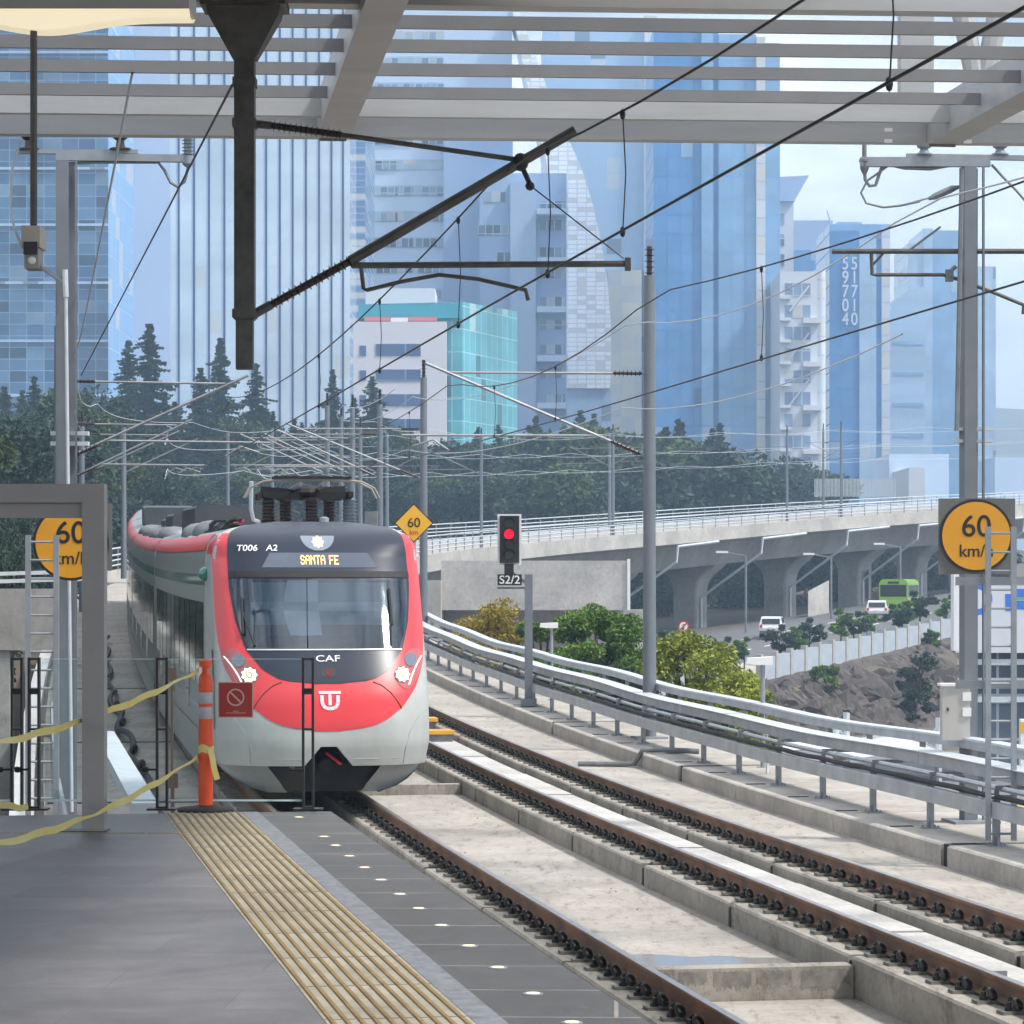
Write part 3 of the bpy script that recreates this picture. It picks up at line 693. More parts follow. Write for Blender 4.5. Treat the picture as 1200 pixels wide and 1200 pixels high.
# ================================================================== CANOPY OVER THE PLATFORM
YC = 33.0
def skew(x): return .065*x
th = thing('station_canopy', 'white steel canopy with slatted end high over the platform and tracks', 'canopy', (0,YC,7.9))
M['unseen_roofdeck'] = mat('unseen_canopy_roof_sheet', (.28,.28,.28), .7)
def crossbar(mb, x0, x1, y, z0, z1, d, mi=0):
    v = []
    for z in (z0,z1):
        for x,yy in ((x0,y),(x1,y),(x1,y+d),(x0,y+d)): v.append((x,yy+skew(x),z))
    mb.add(v,[(0,3,2,1),(4,5,6,7),(0,1,5,4),(1,2,6,5),(2,3,7,6),(3,0,4,7)],mi)
XL,XR = -9.0, 12.0
g = MB(); crossbar(g,XL,XR,YC,7.82,8.16,.22); crossbar(g,XL,XR,YC-.14,8.17,8.21,.34); g.build('end_beam', M['canopy'], th)
for zt_, y_ in ((7.93,YC-.95),):
    g = MB(); crossbar(g,XL,XR,y_,7.90,8.10,.12); g.build('inner_beam', M['canopy'], th)
for y_ in (YC-2.15, YC-3.55, YC-4.85, YC-6.05):
    g = MB(); crossbar(g,XL,XR,y_,7.90,8.02,.055); g.build('slat', M['louver'], th)
g = MB(); crossbar(g,XL,XR,YC-7.15,7.90,8.2,.25); g.build('slat_frame_beam', M['canopy'], th)
g = MB(); g.box(-14,2.6,1.5,YC-7.3,8.35,8.55); g.build('roof', M['unseen_roofdeck'], th)  # unseen roof, its extent cut back for light on the platform
for k,(xf,xn) in enumerate(((-1.97,-1.10),(4.80,5.75),(-7.8,-6.9))):
    g = MB(); a = Vector((xf,YC-.02+skew(xf),8.02)); b = Vector((xn,YC-7.4+skew(xn),8.02)); g.bar(a,b,.36,.44); c = b+(b-a)*1.6; c.z=8.02; g.bar(b,c,.36,.44); g.build('rafter', M['canopy'], th)
    g = MB(); g.bar(a+Vector((0,0,.0)),a+(a-b).normalized()*.02,.30,.5); g.build('end_plate', M['louver'], th)
xv = ax(1088,YC)
g = MB(); crossbar(g,xv-.19,xv+.19,YC+.6,8.1,10.4,.3); g.build('truss_post', M['canopy'], th)
for (a,b) in (((1148,115),(1118,10)),((1150,115),(1178,10))):
    g = MB(); g.tube([at(a[0],a[1],YC+1),at(b[0],b[1]-40,YC+1)],.12,10); g.build('truss_strut', M['canopy'], th)
# bolt holes' bright washers on the end beam
for px in (1042,1136):
    for py in (151,164):
        p = at(px,py,YC+.2); g = MB(); g.obox((p.x,YC+skew(p.x)-.004,p.z),(1,0,0),(0,1,0),(0,0,1),.045,.006,.02); g.build('bolt_plate', M['white'], th)

# luminaire at the top left and the surveillance camera pole
YLm = 15.0
th = thing('ceiling_light', 'long grey ceiling light with a warm glowing lower edge', 'light', at(60,10,YLm))
g = MB(); g.box(ax(-260,YLm),ax(224,YLm),YLm-.1,YLm+.25,az(14,YLm),az(-40,YLm)); g.build('housing', M['portal'], th)
g = MB(); rows=[]
for i in range(41):
    px = -260+484*i/40; dz = 2+ (15*math.exp(-((px-52)/70.)**2)) + 6
    rows.append([Vector((ax(px,YLm),YLm-.09,az(14.2,YLm))),Vector((ax(px,YLm),YLm-.05,az(14+dz,YLm))),Vector((ax(px,YLm),YLm+.12,az(14+dz,YLm))),Vector((ax(px,YLm),YLm+.2,az(14.2,YLm)))])
g.grid(rows); g.build('diffuser', M['lumi'], th, True)
th = thing('surveillance_camera', 'beige box camera hanging from a long thin ceiling pole', 'camera', at(39,290,YLm))
xk=ax(39.5,YLm); g = MB(); g.tube([(xk,YLm,az(20,YLm)),(xk,YLm,az(270,YLm))],.018,10); g.build('drop_pole', M['droptube'], th)
M['beige']=mat('beige_plastic',(.42,.37,.31),.5,var=.08,scale=10)
g = MB(); g.box(xk-.046,xk+.046,YLm-.10,YLm+.10,az(292,YLm),az(267,YLm)); g.build('housing', M['beige'], th)
g = MB(); g.box(xk-.036,xk+.034,YLm-.07,YLm+.08,az(316,YLm),az(292,YLm)-.001); g.build('lower_body', M['portal'], th)
g = MB(); g.box(xk-.034,xk+.034,YLm-.108,YLm-.101,az(301,YLm),az(286,YLm)); g.build('lens_window', M['black'], th)
g = MB(); g.lathe((xk+.004,YLm-.072,az(307,YLm)),[(.02,0),(.02,-.012),(.01,-.02)],12,0,'y'); g.build('sensor', M['white'], th)
g = MB(); g.ribs((xk+.035,YLm,az(312,YLm)),(ax(72,YLm),YLm+.02,az(330,YLm)),.010,.016,10); g.build('flexible_conduit', M['galvlite'], th)
g = MB(); g.tube([at(24,165,YLm),at(14,200,YLm),at(12,245,YLm),at(18,272,YLm),at(30,298,YLm)],.006,6); g.build('camera_cable', M['galvlite'], th)

# ================================================================== DROP TUBE WITH CANTILEVER
YD = 25.3
def D(px,py,dy=0): return at(px,py,YD)+Vector((0,dy,0))
th = thing('drop_tube', 'dark steel drop tube hanging from the canopy with a catenary cantilever', 'catenary support', D(287,0))
g = MB(); x=ax(287,YD); g.box(x-.085,x+.085,YD-.085,YD+.085,az(375,YD),az(40,YD)); g.box(x-.072,x+.072,YD-.072,YD+.072,az(433,YD),az(375,YD)-.002); g.build('tube', M['droptube'], th)
for zz,w in ((145,.1),(368,.1),(97,.098)): g = MB(); g.box(x-w,x+w,YD-w,YD+w,az(zz+5,YD),az(zz-5,YD)); g.build('clamp_band', M['droptube'], th)
g = MB(); v=[]
for py,w,d in ((70,.10,.10),(20,.30,.16),(4,.32,.20),(-30,.34,.22)):
    for sx,sy in ((-1,-1),(1,-1),(1,1),(-1,1)): v.append((x+sx*w,YD+sy*d,az(py,YD)))
fs=[]
for i in range(3): fs += [(i*4+j,i*4+(j+1)%4,i*4+4+(j+1)%4,i*4+4+j) for j in range(4)]
g.add(v,fs+[(3,2,1,0),(12,13,14,15)]); g.box(x-.36,x+.36,YD-.25,YD+.25,az(8,YD)-.02,az(2,YD)); g.build('top_bracket', M['droptube'], th)
g = MB(); g.tube([D(298,368),D(318,357)],.04,8); g.tube([D(410,306),D(674,153)],.045,10); g.build('cantilever_tube', M['droptube'], th)
g = MB(); g.ribs(D(318,357),D(412,305),.034,.058,14); g.build('insulator', M['insul'], th, True)
g = MB(); g.ribs(D(318,147),D(400,158),.030,.055,13); g.build('insulator', M['insul'], th, True)
g = MB(); g.tube([D(298,145),D(318,147)],.035,8); g.tube([D(400,158),D(606,187)],.022,8); g.build('top_tie', M['droptube'], th)
g = MB(); g.tube([D(412,311),D(735,309)],.027,8); g.box(D(735,309).x-.02,D(735,309).x+.03,YD-.03,YD+.03,D(735,309).z-.06,D(735,309).z+.05); g.build('registration_tube', M['droptube'], th)
g = MB(); g.tube([D(423,312),D(426,338),D(430,340),D(470,330),D(515,322),D(560,327),D(600,336),D(616,340),D(619,352)],.018,8); g.build('steady_arm', M['droptube'], th)
g = MB(); g.ball(D(610,190),.07,.07,.08,10,6); g.tube([D(612,196),D(622,218)],.022,6); g.ball(D(621,218),.04,.05,.04,8,6); g.build('messenger_clamp', M['wire'], th)
g = MB(); g.tube([D(622,218),D(731,303)],.006,5); g.build('stay_wire', M['wire'], th)

# ================================================================== SPEED SIGNS, SIGNAL
M['redprint']=mat('red_print',(.5,.03,.02),.5)
def disc(mb, c, r, y0, y1, n=48, mi=0): mb.lathe((c[0],0,c[1]),[(r,y0),(r,y1)],n,mi,'y')
def speed_sign(px,py,Y,rpx,label,plate=None):
    c = at(px,py,Y); r = rpx*Y/F; th = thing('speed_sign', label, 'sign', c, group='round yellow speed signs')
    if plate:
        g = MB(); g.box(ax(plate[0],Y),ax(plate[2],Y),Y+.02,Y+.035,az(plate[3],Y),az(plate[1],Y)); g.build('back_plate', M['signback'], th)
    g = MB(); disc(g,(c.x,c.z),r,Y+.018,Y-.004); g.build('black_rim', M['black'], th)
    g = MB(); disc(g,(c.x,c.z),r*.93,Y-.0045,Y-.008); g.build('yellow_face', M['signyellow'], th)
    g = move(text_mb('60', r*.83), Matrix.Translation((c.x,Y-.0105,c.z+r*.24))); g.build('digits', M['black'], th)
    g = move(text_mb('km/h', r*.47), Matrix.Translation((c.x,Y-.0105,c.z-r*.42))); g.build('lettering', M['black'], th)
Yr, Yl2 = 36.6, 36.9
speed_sign(1144,628,Yr,43,'round yellow 60 km/h sign on the big right mast',(1100,584,1190,673))
speed_sign(83,636,Yl2,44.5,'round yellow 60 km/h sign behind the grey portal',(60,590,131,668))
# yellow diamond behind the train
Y=70; c = at(485,613,Y); th = thing('diamond_sign','yellow diamond 60 sign on a mast behind the train','sign',c); r=23*Y/F
g = MB(); v=[(c.x,Y+s,c.z+r) if k==0 else (c.x+r,Y+s,c.z) if k==1 else (c.x,Y+s,c.z-r) if k==2 else (c.x-r,Y+s,c.z) for s in (0,.02) for k in range(4)]; g.add(v,[(0,1,2,3),(7,6,5,4)]+[(i,i+4,(i+1)%4+4,(i+1)%4) for i in range(4)]); g.build('plate', M['black'], th)
g = MB(); q=r*.93; g.poly([(c.x,Y-.004,c.z+q),(c.x+q,Y-.004,c.z),(c.x,Y-.004,c.z-q),(c.x-q,Y-.004,c.z)]); g.build('yellow_face', M['signdiamond'], th)
g = move(text_mb('60',r*.68),Matrix.Translation((c.x,Y-.009,c.z-.0))); g.build('digits', M['black'], th)
g = move(text_mb('km',r*.36),Matrix.Translation((c.x,Y-.009,c.z-r*.48))); g.build('lettering', M['redprint'], th)
g = MB(); g.tube([(c.x,Y+.06,PT(70,7.7,-.15).z),(c.x,Y+.06,c.z+.1)],.05,8); g.build('post', M['galv'], th)
# signal
Y=67; th = thing('railway_signal','black railway signal showing red above an S2/2 plate','signal',at(619,820,Y))
g = MB(); g.box(ax(583,Y),ax(611,Y),Y+.02,Y+.04,az(662,Y),az(602.5,Y)); g.build('white_border', M['white'], th)
g = MB(); g.box(ax(585.5,Y),ax(608.5,Y),Y-.12,Y+.018,az(659.5,Y),az(604.5,Y)); g.build('housing', M['black'], th)
for k,py in enumerate((613,626,638,650)):
    z=az(py,Y); x=ax(596.5,Y); g = MB(); g.lathe((x,Y-.122,z),[(.105,.0),(.105,-.01),(.02,-.014)],16,0,'y'); lens=g.build('lens', M['redlamp'] if k==1 else M['lampoff'], th)
    g = MB(); n=10; rows=[[Vector((x+.125*math.cos(a),yy,z+.125*math.sin(a))) for a in [math.pi*(-.05+1.1*j/n) for j in range(n+1)]] for yy in (Y-.12,Y-.30)]; g.grid(rows); g.build('visor', M['black'], th)
g = MB(); g.box(ax(591,Y),ax(602,Y),Y-.05,Y+.05,az(673,Y),az(661,Y)); g.build('neck', M['black'], th)
g = MB(); g.box(ax(583,Y),ax(611.5,Y),Y-.03,Y-.01,az(686,Y),az(673,Y)); plate=g.build('number_plate', M['black'], th)
g = move(text_mb('S2/2',.26,wide=1.05),Matrix.Translation((ax(597.3,Y),Y-.034,az(679.8,Y)))); g.build('lettering', M['white'], plate)
zb = PT(67,7.9,-.15).z; xp=ax(619.5,Y)
g = MB(); g.box(xp-.09,xp+.09,Y-.0,Y+.18,zb,az(673,Y)); g.build('pole', M['mast'], th)
g = MB(); g.bar((ax(597,Y),Y+.05,az(668,Y)),(xp,Y+.05,az(686,Y)),.06,.06); g.bar((ax(583,Y),Y+.06,az(689,Y)),(xp,Y+.06,az(689,Y)),.05,.05); g.build('arm', M['mast'], th)
g = MB(); g.box(xp-.18,xp+.18,Y-.18,Y+.3,zb,zb+.16); g.build('base_block', M['mast'], th)

# ================================================================== MASTS
def mast(t, l, h, side, label, big=False, w=.24, reach=None, arm=True, group='catenary masts along the line', cap=True, zoff=0):
    """H-section mast; side = +1 when the track lies to the right of it"""
    p = PT(t,l,-.15+zoff); d = PD(t); n = Vector((d.y,-d.x,0)); up=Vector((0,0,1)); th = thing('catenary_mast', label, 'mast', p, group=group)
    g = MB()
    if big:
        g.obox(p+up*h/2-d*w*.42-n*.04, n,d,up,w/2-.04,.012,h/2); g.obox(p+up*h/2+d*w*.42, n,d,up,w/2,.012,h/2); g.obox(p+up*h/2+n*(w/2-.09), n,d,up,.008,w*.42-.013,h/2); g.obox(p+up*h/2-n*(w/2-.012)+d*.0, n,d,up,.012,w*.42-.013,h/2); g.obox(p+up*h/2-d*w*.42+n*(w/2+.012), n,d,up,.012,.02,h/2)
    else: g.tube([p,p+up*h],[w/2,w/2*.8],10)
    g.build('pole', M['mast'], th, not big)
    if t < 100: g = MB(); g.obox(p+up*.02,n,d,up,.3,.3,.02); g.build('base_plate', M['galv'], th)
    if cap:
        a=p+up*h; g = MB(); g.ribs(a,a+up*.55,.05,.10,5); g.build('top_insulator', M['insul'], th, True)
    if arm:
        rc = reach or abs(l-(0 if side>0 else L2))
        if t > 100: rc = 3.3
        def Q(a,z): return p + n*side*a + up*z
        g = MB(); g.tube([Q(.1,5.35),Q(rc+.45,7.05)],.032,6); g.build('cantilever_tube', M['tubegrey'], th)
        g = MB(); g.tube([Q(.1,6.9),Q(rc,6.88)],.025,6); g.build('top_tie', M['tubegrey'], th)
        g = MB(); g.tube([Q(.9,5.72),Q(rc+.9,5.7)],.026,6); g.build('registration_tube', M['tubegrey'], th)
        g = MB(); g.tube([Q(rc+.7,5.68),Q(rc+.68,5.5),Q(rc+.3,5.62),Q(rc,5.42)],.02,6); g.build('steady_arm', M['tubegrey'], th)
        if t < 120:
            g = MB(); g.ribs(Q(.18,5.38),Q(.75,5.62),.035,.07,7); g.build('insulator', M['insul'], th, True)
            g = MB(); g.ribs(Q(.15,6.9),Q(.7,6.9),.03,.06,7); g.build('insulator', M['insul'], th, True)
    return th, p, n, d
# big mast on the right
th,p,n,d = mast(36.8,8.05,8.36,-1,'thick grey H-section mast at the right carrying the speed sign',True,.24,arm=False,cap=False)
up=Vector((0,0,1))
Y=p.y
def S(px,py,dy=0): return at(px,py,Y)+Vector((0,dy,0))
g = MB(); g.bar(S(1008,190),S(1160,190),.10,.12); g.bar(S(1062,183),S(1240,186),.09,.06); g.build('cross_arm', M['galv'], th)
for px in (1083,1172): g = MB(); g.lathe(S(px,182),[(.11,0),(.11,.02),(.07,.03),(.05,.08),(.09,.10),(.10,.14),(.04,.17)],12); g.build('insulator', M['insulgrey'], th, True)
g = MB(); g.lathe(S(1013,198),[(.03,-.06),(.055,0),(.055,.08),(.07,.09),(.07,.12),(.03,.13),(.03,.42)],10); g.build('cable_termination', M['galvdark'], th, True)
g = MB(); g.tube([S(1013,200),S(1014,211),S(1019,218),S(1026,217),S(1029,208),S(1033,197),S(1042,193),S(1060,197),S(1090,198),S(1118,193)],.022,6)
g.tube([S(1040,195),S(1016,212),S(1009,226),S(1015,238),S(1035,243),S(1055,241),S(1078,236)],.016,6); g.tube([S(1162,193),S(1175,207),S(1190,222),S(1204,238)],.018,6); g.build('cable_loop', M['galvdark'], th, True)
g = MB(); g.tube([S(1070,237),S(1100,229)],.012,6); g.tube([S(1088,233),S(1096,230),S(1116,221),S(1124,219)],[.02,.045,.045,.02],8); g.tube([S(1120,220),S(1140,213)],.018,6); g.build('tension_insulator', M['galvdark'], th, True)
g = MB(); g.bar(S(1118,503),S(1163,503),.14,.04); g.bar(S(1118,517),S(1163,517),.14,.04); g.build('mast_bracket', M['galvlite'], th)
g = MB(); g.tube([S(1125,200,-.16),S(1119,505,-.16)],.03,6); g.build('tension_rod', M['galvdark'], th)
g = MB(); g.tube([S(975,294.5),S(1240,294.5)],.034,8); g.build('registration_tube', M['droptube'], th)
g = MB(); g.tube([S(1021,296),S(1022,322),S(1027,322),S(1060,322),S(1105,322),S(1125,328),S(1165,343),S(1199,357),S(1199,368)],.024,8); g.tube([S(1035,297),S(1023,310)],.018,6); g.build('steady_arm', M['droptube'], th)
g = MB(); g.tube([S(1067,292),S(1102,266)],.018,6); g.tube([S(1110,322),S(1120,312)],.03,6); g.box(S(1108,0).x,S(1117,0).x,Y-.04,Y+.04,az(330,Y),az(316,Y)); g.build('stay_arm', M['galvdark'], th)
# control cabinet on that mast and the ladder beside it
th = thing('control_cabinet','pale grey control cabinet fixed to the thick right mast','cabinet',S(1115,865))
g = MB(); g.box(S(1100,0).x,S(1132,0).x,Y-.35,Y-.1,az(866,Y),az(803,Y)); g.build('body', mat('cabinet_paint',(.44,.43,.40),.5,var=.06,scale=3), th)
g = MB(); g.box(S(1097,0).x,S(1134,0).x,Y-.38,Y-.08,az(803,Y),az(800,Y)); g.build('roof', M['white'], th)
g = MB(); g.box(S(1105,0).x,S(1107,0).x,Y-.36,Y-.351,az(832,Y),az(828,Y)); g.build('lock', M['black'], th)
for py in (815,833):
    g = MB(); g.box(S(1123,0).x,S(1133,0).x,Y-.37,Y-.352,az(py+5,Y),az(py-5,Y)); g.build('warning_label', M['white'], th)
def ladder(pxa, pxb, y0, y1, Y, n, label, mm):
    th = thing('ladder', label, 'ladder', at((pxa+pxb)/2,y1,Y))
    for k,px in enumerate((pxa,pxb)):
        g = MB(); g.box(ax(px,Y)-.032,ax(px,Y)+.032,Y-.02,Y+.02,az(y1,Y),az(y0,Y)); g.build('stile', mm, th)
    for i in range(n):
        py = y0+8+(y1-y0-16)*i/(n-1); g = MB(); g.tube([(ax(pxa,Y),Y,az(py,Y)),(ax(pxb,Y),Y,az(py,Y))],.016,6); g.build('rung', mm, th)
    return th
lad = ladder(1158,1188,617,985,34.6,17,'tall galvanised ladder standing right of the speed sign',M['galv'])
g = MB(); yy=34.75; 
for py in (681,802): g.bar((ax(1120,yy),yy,az(py,yy)),(ax(1260,yy),yy,az(py,yy)),.06,.1)
g.build('cross_brace', M['galv'], lad)
lad = ladder(33,66,627,965,35.5,16,'tall galvanised ladder behind the left barrier posts',M['galv'])
# tall slim mast
mast(55.3,7.72,8.75,-1,'slim round mast rising through the walkway railing in mid view',w=.26)
mast(92,7.75,8.5,-1,'slim mast above the train windscreen behind the yellow diamond',w=.26)
mast(127,7.9,8.2,-1,'right one of two slim masts seen over the pantograph',w=.26)
mast(129,6.9,8.3,-1,'left one of two slim masts seen over the pantograph',w=.26)
for t_,l_,h_,lab_ in ((108,7.8,8.0,'slim mast just right of the yellow diamond sign'),(116,-3.2,7.2,'short mast with long cantilevers over the train tail'),(141,7.8,8.0,'slim mast behind the pantograph with a slanting tube'),(162,7.8,7.8,'slim mast over the left half of the train roof'),(184,-3.3,8.0,'slender mast far behind the left slim masts'),(209,7.9,8.0,'slender mast left of the red signal at the viaduct start'),(274,7.9,8.2,'slender viaduct mast right of the tall slim mast')):
    mast(t_,l_,h_,1 if l_<0 else -1,lab_,w=.24)
# big mast on the left
th,p,n,d = mast(38,-3.36,8.34,1,'thick grey H-section mast at the left behind the portal',True,.24,arm=False,cap=False); Y=p.y
g = MB(); g.bar(S(66,184),S(222,186),.10,.09); g.bar(S(18,178),S(162,178),.08,.05); g.build('cross_arm', M['galv'], th)
for px in (34,141): g = MB(); g.lathe(S(px,176),[(.14,0),(.14,.02),(.06,.04),(.05,.12),(.09,.15),(.11,.22),(.05,.24)],12); g.build('insulator', M['insul'], th, True)
g = MB(); g.lathe(S(220,194),[(.03,-.02),(.07,.02),(.07,.12),(.05,.14)],10); g.ribs(S(220,183),S(220,150),.05,.08,8); g.build('cable_termination', M['insulgrey'], th, True)
g = MB(); g.tube([S(74,196),S(80,192),S(110,190),S(185,190),S(193,200),S(200,214),S(208,219),S(216,213),S(221,195)],.022,6); g.build('cable_loop', M['galvdark'], th, True)
g = MB(); g.tube([S(79,318,-.2),S(80,350,-.2)],.035,8); g.tube([S(80,350,-.2),S(87,950,-.2)],.022,8); g.build('tension_rod', M['galvlite'], th)
g = MB(); g.bar(S(60,508),S(104,508),.14,.05); g.bar(S(60,520),S(104,520),.14,.05); g.build('mast_bracket', M['galvlite'], th)
mast(60,-3.3,8.0,1,'slim mast close behind the thick left mast',w=.26)
mast(88,-3.1,6.4,1,'short mast just right of the thick left mast',w=.3)
mast(150,-3.3,7.6,1,'slim mast with tangled cantilevers above the roof of the rear cars',w=.3)
mast(172,7.9,8.0,-1,'slim mast left of the glass office seen over the pantograph area',w=.28)
for i,(t,l,lab) in enumerate(((196,-3.3,'viaduct mast nearest behind the red signal'),(222,-3.3,'viaduct mast between the signal and the tall slim mast'),(240,7.9,'viaduct mast on the near side next to the tall slim mast'),(262,-3.3,'viaduct mast in front of the blue glass tower, nearer its left corner'),(284,7.9,'viaduct mast standing before the right part of the blue tower'),(300,-3.3,'viaduct mast before the white balconied block'),(330,7.9,'viaduct mast below the tower with the white digits'),(352,-3.3,'last viaduct mast before the right edge'))):
    mast(t,l,8.2,1 if l<0 else -1,lab,w=.28,zoff=.3)

# ================================================================== OVERHEAD WIRES
def wire(label, l, z, ts, r, m, droppers=None, sagd=0.0, sup=None, name='overhead_wire'):
    def zz(t):
        if not sup: return z
        for a,b in zip(sup[:-1],sup[1:]):
            if a<=t<=b: u=(t-a)/(b-a); return z - sagd*4*u*(1-u)
        return z
    th = thing(name, label, 'wire', PT(ts[0],l,zz(ts[0])), group='overhead wires')
    g = MB(); g.tube([PT(t,l,zz(t)) for t in ts], r, 6, caps=False); g.build('strand', m, th, True)
    if droppers:
        for t,zl in droppers:
            g = MB(); g.tube([PT(t,l,zz(t)),PT(t,l+.022,(zz(t)+zl)/2),PT(t,l,zl)],.0045,4); g.ball(PT(t,l,zl+.02),.02,.02,.04,6,4); g.ball(PT(t,l,zz(t)-.02),.02,.02,.04,6,4); g.build('dropper', M['wire'], th)
tsn = frange(4,110,2); tsf = frange(100,330,3)
wire('contact wire over the platform track running down to the train', .05, 5.30, tsn, .0095, M['wire'])
wire('messenger wire above the platform track passing the drop tube', .12, 6.45, tsn, .009, M['wire'], [(14.5,5.31),(20.6,5.31),(23.4,5.31),(28,5.31),(34,5.31),(41,5.31)], .42, [4,25.3,60,92,129])
wire('contact wire over the far track crossing the right mast', L2, 5.30, tsn, .0095, M['wire'])
wire('messenger wire above the far track crossing the right mast', L2+.05, 6.55, tsn, .009, M['wire'], [(31.5,5.31),(44,5.31),(50,5.31),(62,5.31)], .45, [4,36.8,55.3,92,129])
wire('pale feeder wire along the tops of the right masts', 7.4, 7.75, tsn, .012, M['wirelite'], None, .5, [4,36.8,55.3,92,129])
wire('pale return wire at mid height on the right masts', 7.2, 6.1, frange(37,110,2), .011, M['wirelite'], None, .3, [36.8,55.3,92,129])
wire('pale feeder wire along the tops of the left masts', -3.0, 7.3, frange(26,110,2), .012, M['wirelite'], None, .5, [25.3,60,88,150])
for l,z,lab in ((0,5.4,'contact wire over the viaduct, far track'),(L2,5.4,'contact wire over the viaduct, near track'),(0,6.7,'messenger wire over the viaduct, far track'),(L2,6.7,'messenger wire over the viaduct, near track'),(7.6,8.2,'feeder wire along the near masts of the viaduct'),(-3.0,8.2,'feeder wire along the far masts of the viaduct')):
    wire(lab,l,z,tsf,.016,M['wirelite'],None,.35,[100,129,172,196,222,240,262,284,300,330])
g = MB(); g.tube([D(272,100),at(190,258,38),at(95,440,62)],.012,6); tag(g.build('feeder_cable', M['wire'], None, True),'dark cable slanting from the drop tube down to the left','cable')

# ================================================================== FAR VIADUCT
PIERS=[]; tt_=180
for target in (700,806,912,998,1068,1128):
    while tt_<TMAX-4 and 600+F*PT(tt_,2).x/PT(tt_,2).y < target: tt_+=.5
    PIERS.append(tt_)
print('PIERS',[(t,tuple(round(q,1) for q in PT(t,2))) for t in PIERS])
V0,V1 = 150, TMAX-2
th = thing('viaduct','curving concrete railway viaduct on flared piers behind the train','viaduct',PT(V0,2,-1))
vt = frange(V0,V1,3)
g = MB(); sweep(g,[(-4.2,-.75),(-4.2,-.35),(8.3,-.35),(8.3,-.75),(6.2,-1.3),(5.2,-3.3),(-1.2,-3.3),(-2.2,-1.3)],vt); g.build('girder', M['viad'], th)
g = MB(); sweep(g,rect(8.31,8.55,-.95,.15),vt); g.build('fascia', M['fascia'], th)
g = MB(); sweep(g,rect(-4.45,-4.21,-.95,.15),vt); g.build('fascia', M['fascia'], th)
pier_t = PIERS
for k,t in enumerate(pier_t):
    c = PT(t,2,0); d = PD(t); n = Vector((d.y,-d.x,0)); zt = c.z-3.3; zb = ground_z(c.x,c.y)-1.5
    g = MB(); prof=[]
    H=2.7
    rows=[]
    for (z,w) in [(zb,1.15),(zt-2.6,1.15),(zt-2.2,1.18),(zt-1.7,1.3),(zt-1.25,1.55),(zt-.85,2.0),(zt-.45,2.6),(zt+.02,3.1)]:
        rows.append([Vector((c.x,c.y,z))+n*a*w+d*b*.95 for a,b in ((-1,-1),(-.85,-1.12),(.85,-1.12),(1,-1),(1,1),(.85,1.12),(-.85,1.12),(-1,1))])
    g.grid(rows,0,True); g.poly(rows[-1]); g.build('pier', M['viad'], th)
    b=c+n*1.27-d*.3
    g = MB(); g.tube([PT(t+9,8.70,-1.05),PT(t+.8,8.70,-1.15),PT(t+.6,8.68,-2.4),Vector((b.x,b.y,zt-H-.2)),Vector((b.x,b.y,zb))],.13,6); g.build('drain_pipe', M['galvlite'], th)
def vrail(l,label,h):
    th = thing('viaduct_railing',label,'railing',PT(V0,l,.15)); 
    for z in (h*.22,h*.45,h*.68,h*.98):
        g = MB(); g.tube([PT(t,l,.15+z) for t in frange(V0,V1,2)],.045,5); g.build('rail_bar', M['galvlite'], th)
    g0=None; t=V0
    while t<V1:
        p=PT(t,l,.15)
        if g0 is None: g=MB(); g.box(-.04,.04,-.04,.04,0,h); g0=g.build('post',M['galv']); o=g0
        else: o=g0.copy(); COL.objects.link(o)
        o.parent=th; o.location=p-Vector(th.location); t+=2.6
vrail(8.35,'galvanised railing along the near edge of the viaduct',1.15); vrail(-4.3,'galvanised railing along the far edge of the viaduct',1.15)
tr = thing('viaduct_cable_tray','pale cable tray running behind the near viaduct railing','cable tray',PT(V0,7.6,.5))
g = MB(); sweep(g,rect(7.3,7.75,.55,.78),frange(V0,V1,2)); g.build('tray_body', M['galvlite'], tr)
# approach wall and underpass portal on the right of the train
th = thing('underpass_portal','pale concrete beam and wall of the underpass right of the train','underpass',at(620,715,165)); Y=165
g = MB(); g.box(ax(517,Y),ax(737,Y),Y,Y+7,az(715,Y),az(657,Y)); g.build('beam', M['wallc'], th)
g = MB(); g.box(ax(735,Y),ax(738.5,Y),Y-.1,Y-.005,az(715,Y),az(655,Y)); g.build('edge_strip', M['white'], th)
g = MB(); g.box(ax(495,Y),ax(518,Y),Y-3,Y+5,-7,az(680,Y)); g.build('side_wall', M['fascia'], th)
g = MB(); g.box(ax(518.5,Y),ax(760,Y),Y+6,Y+6.8,-7,az(715,Y)-.01); g.build('back_wall', M['wallc'], th)

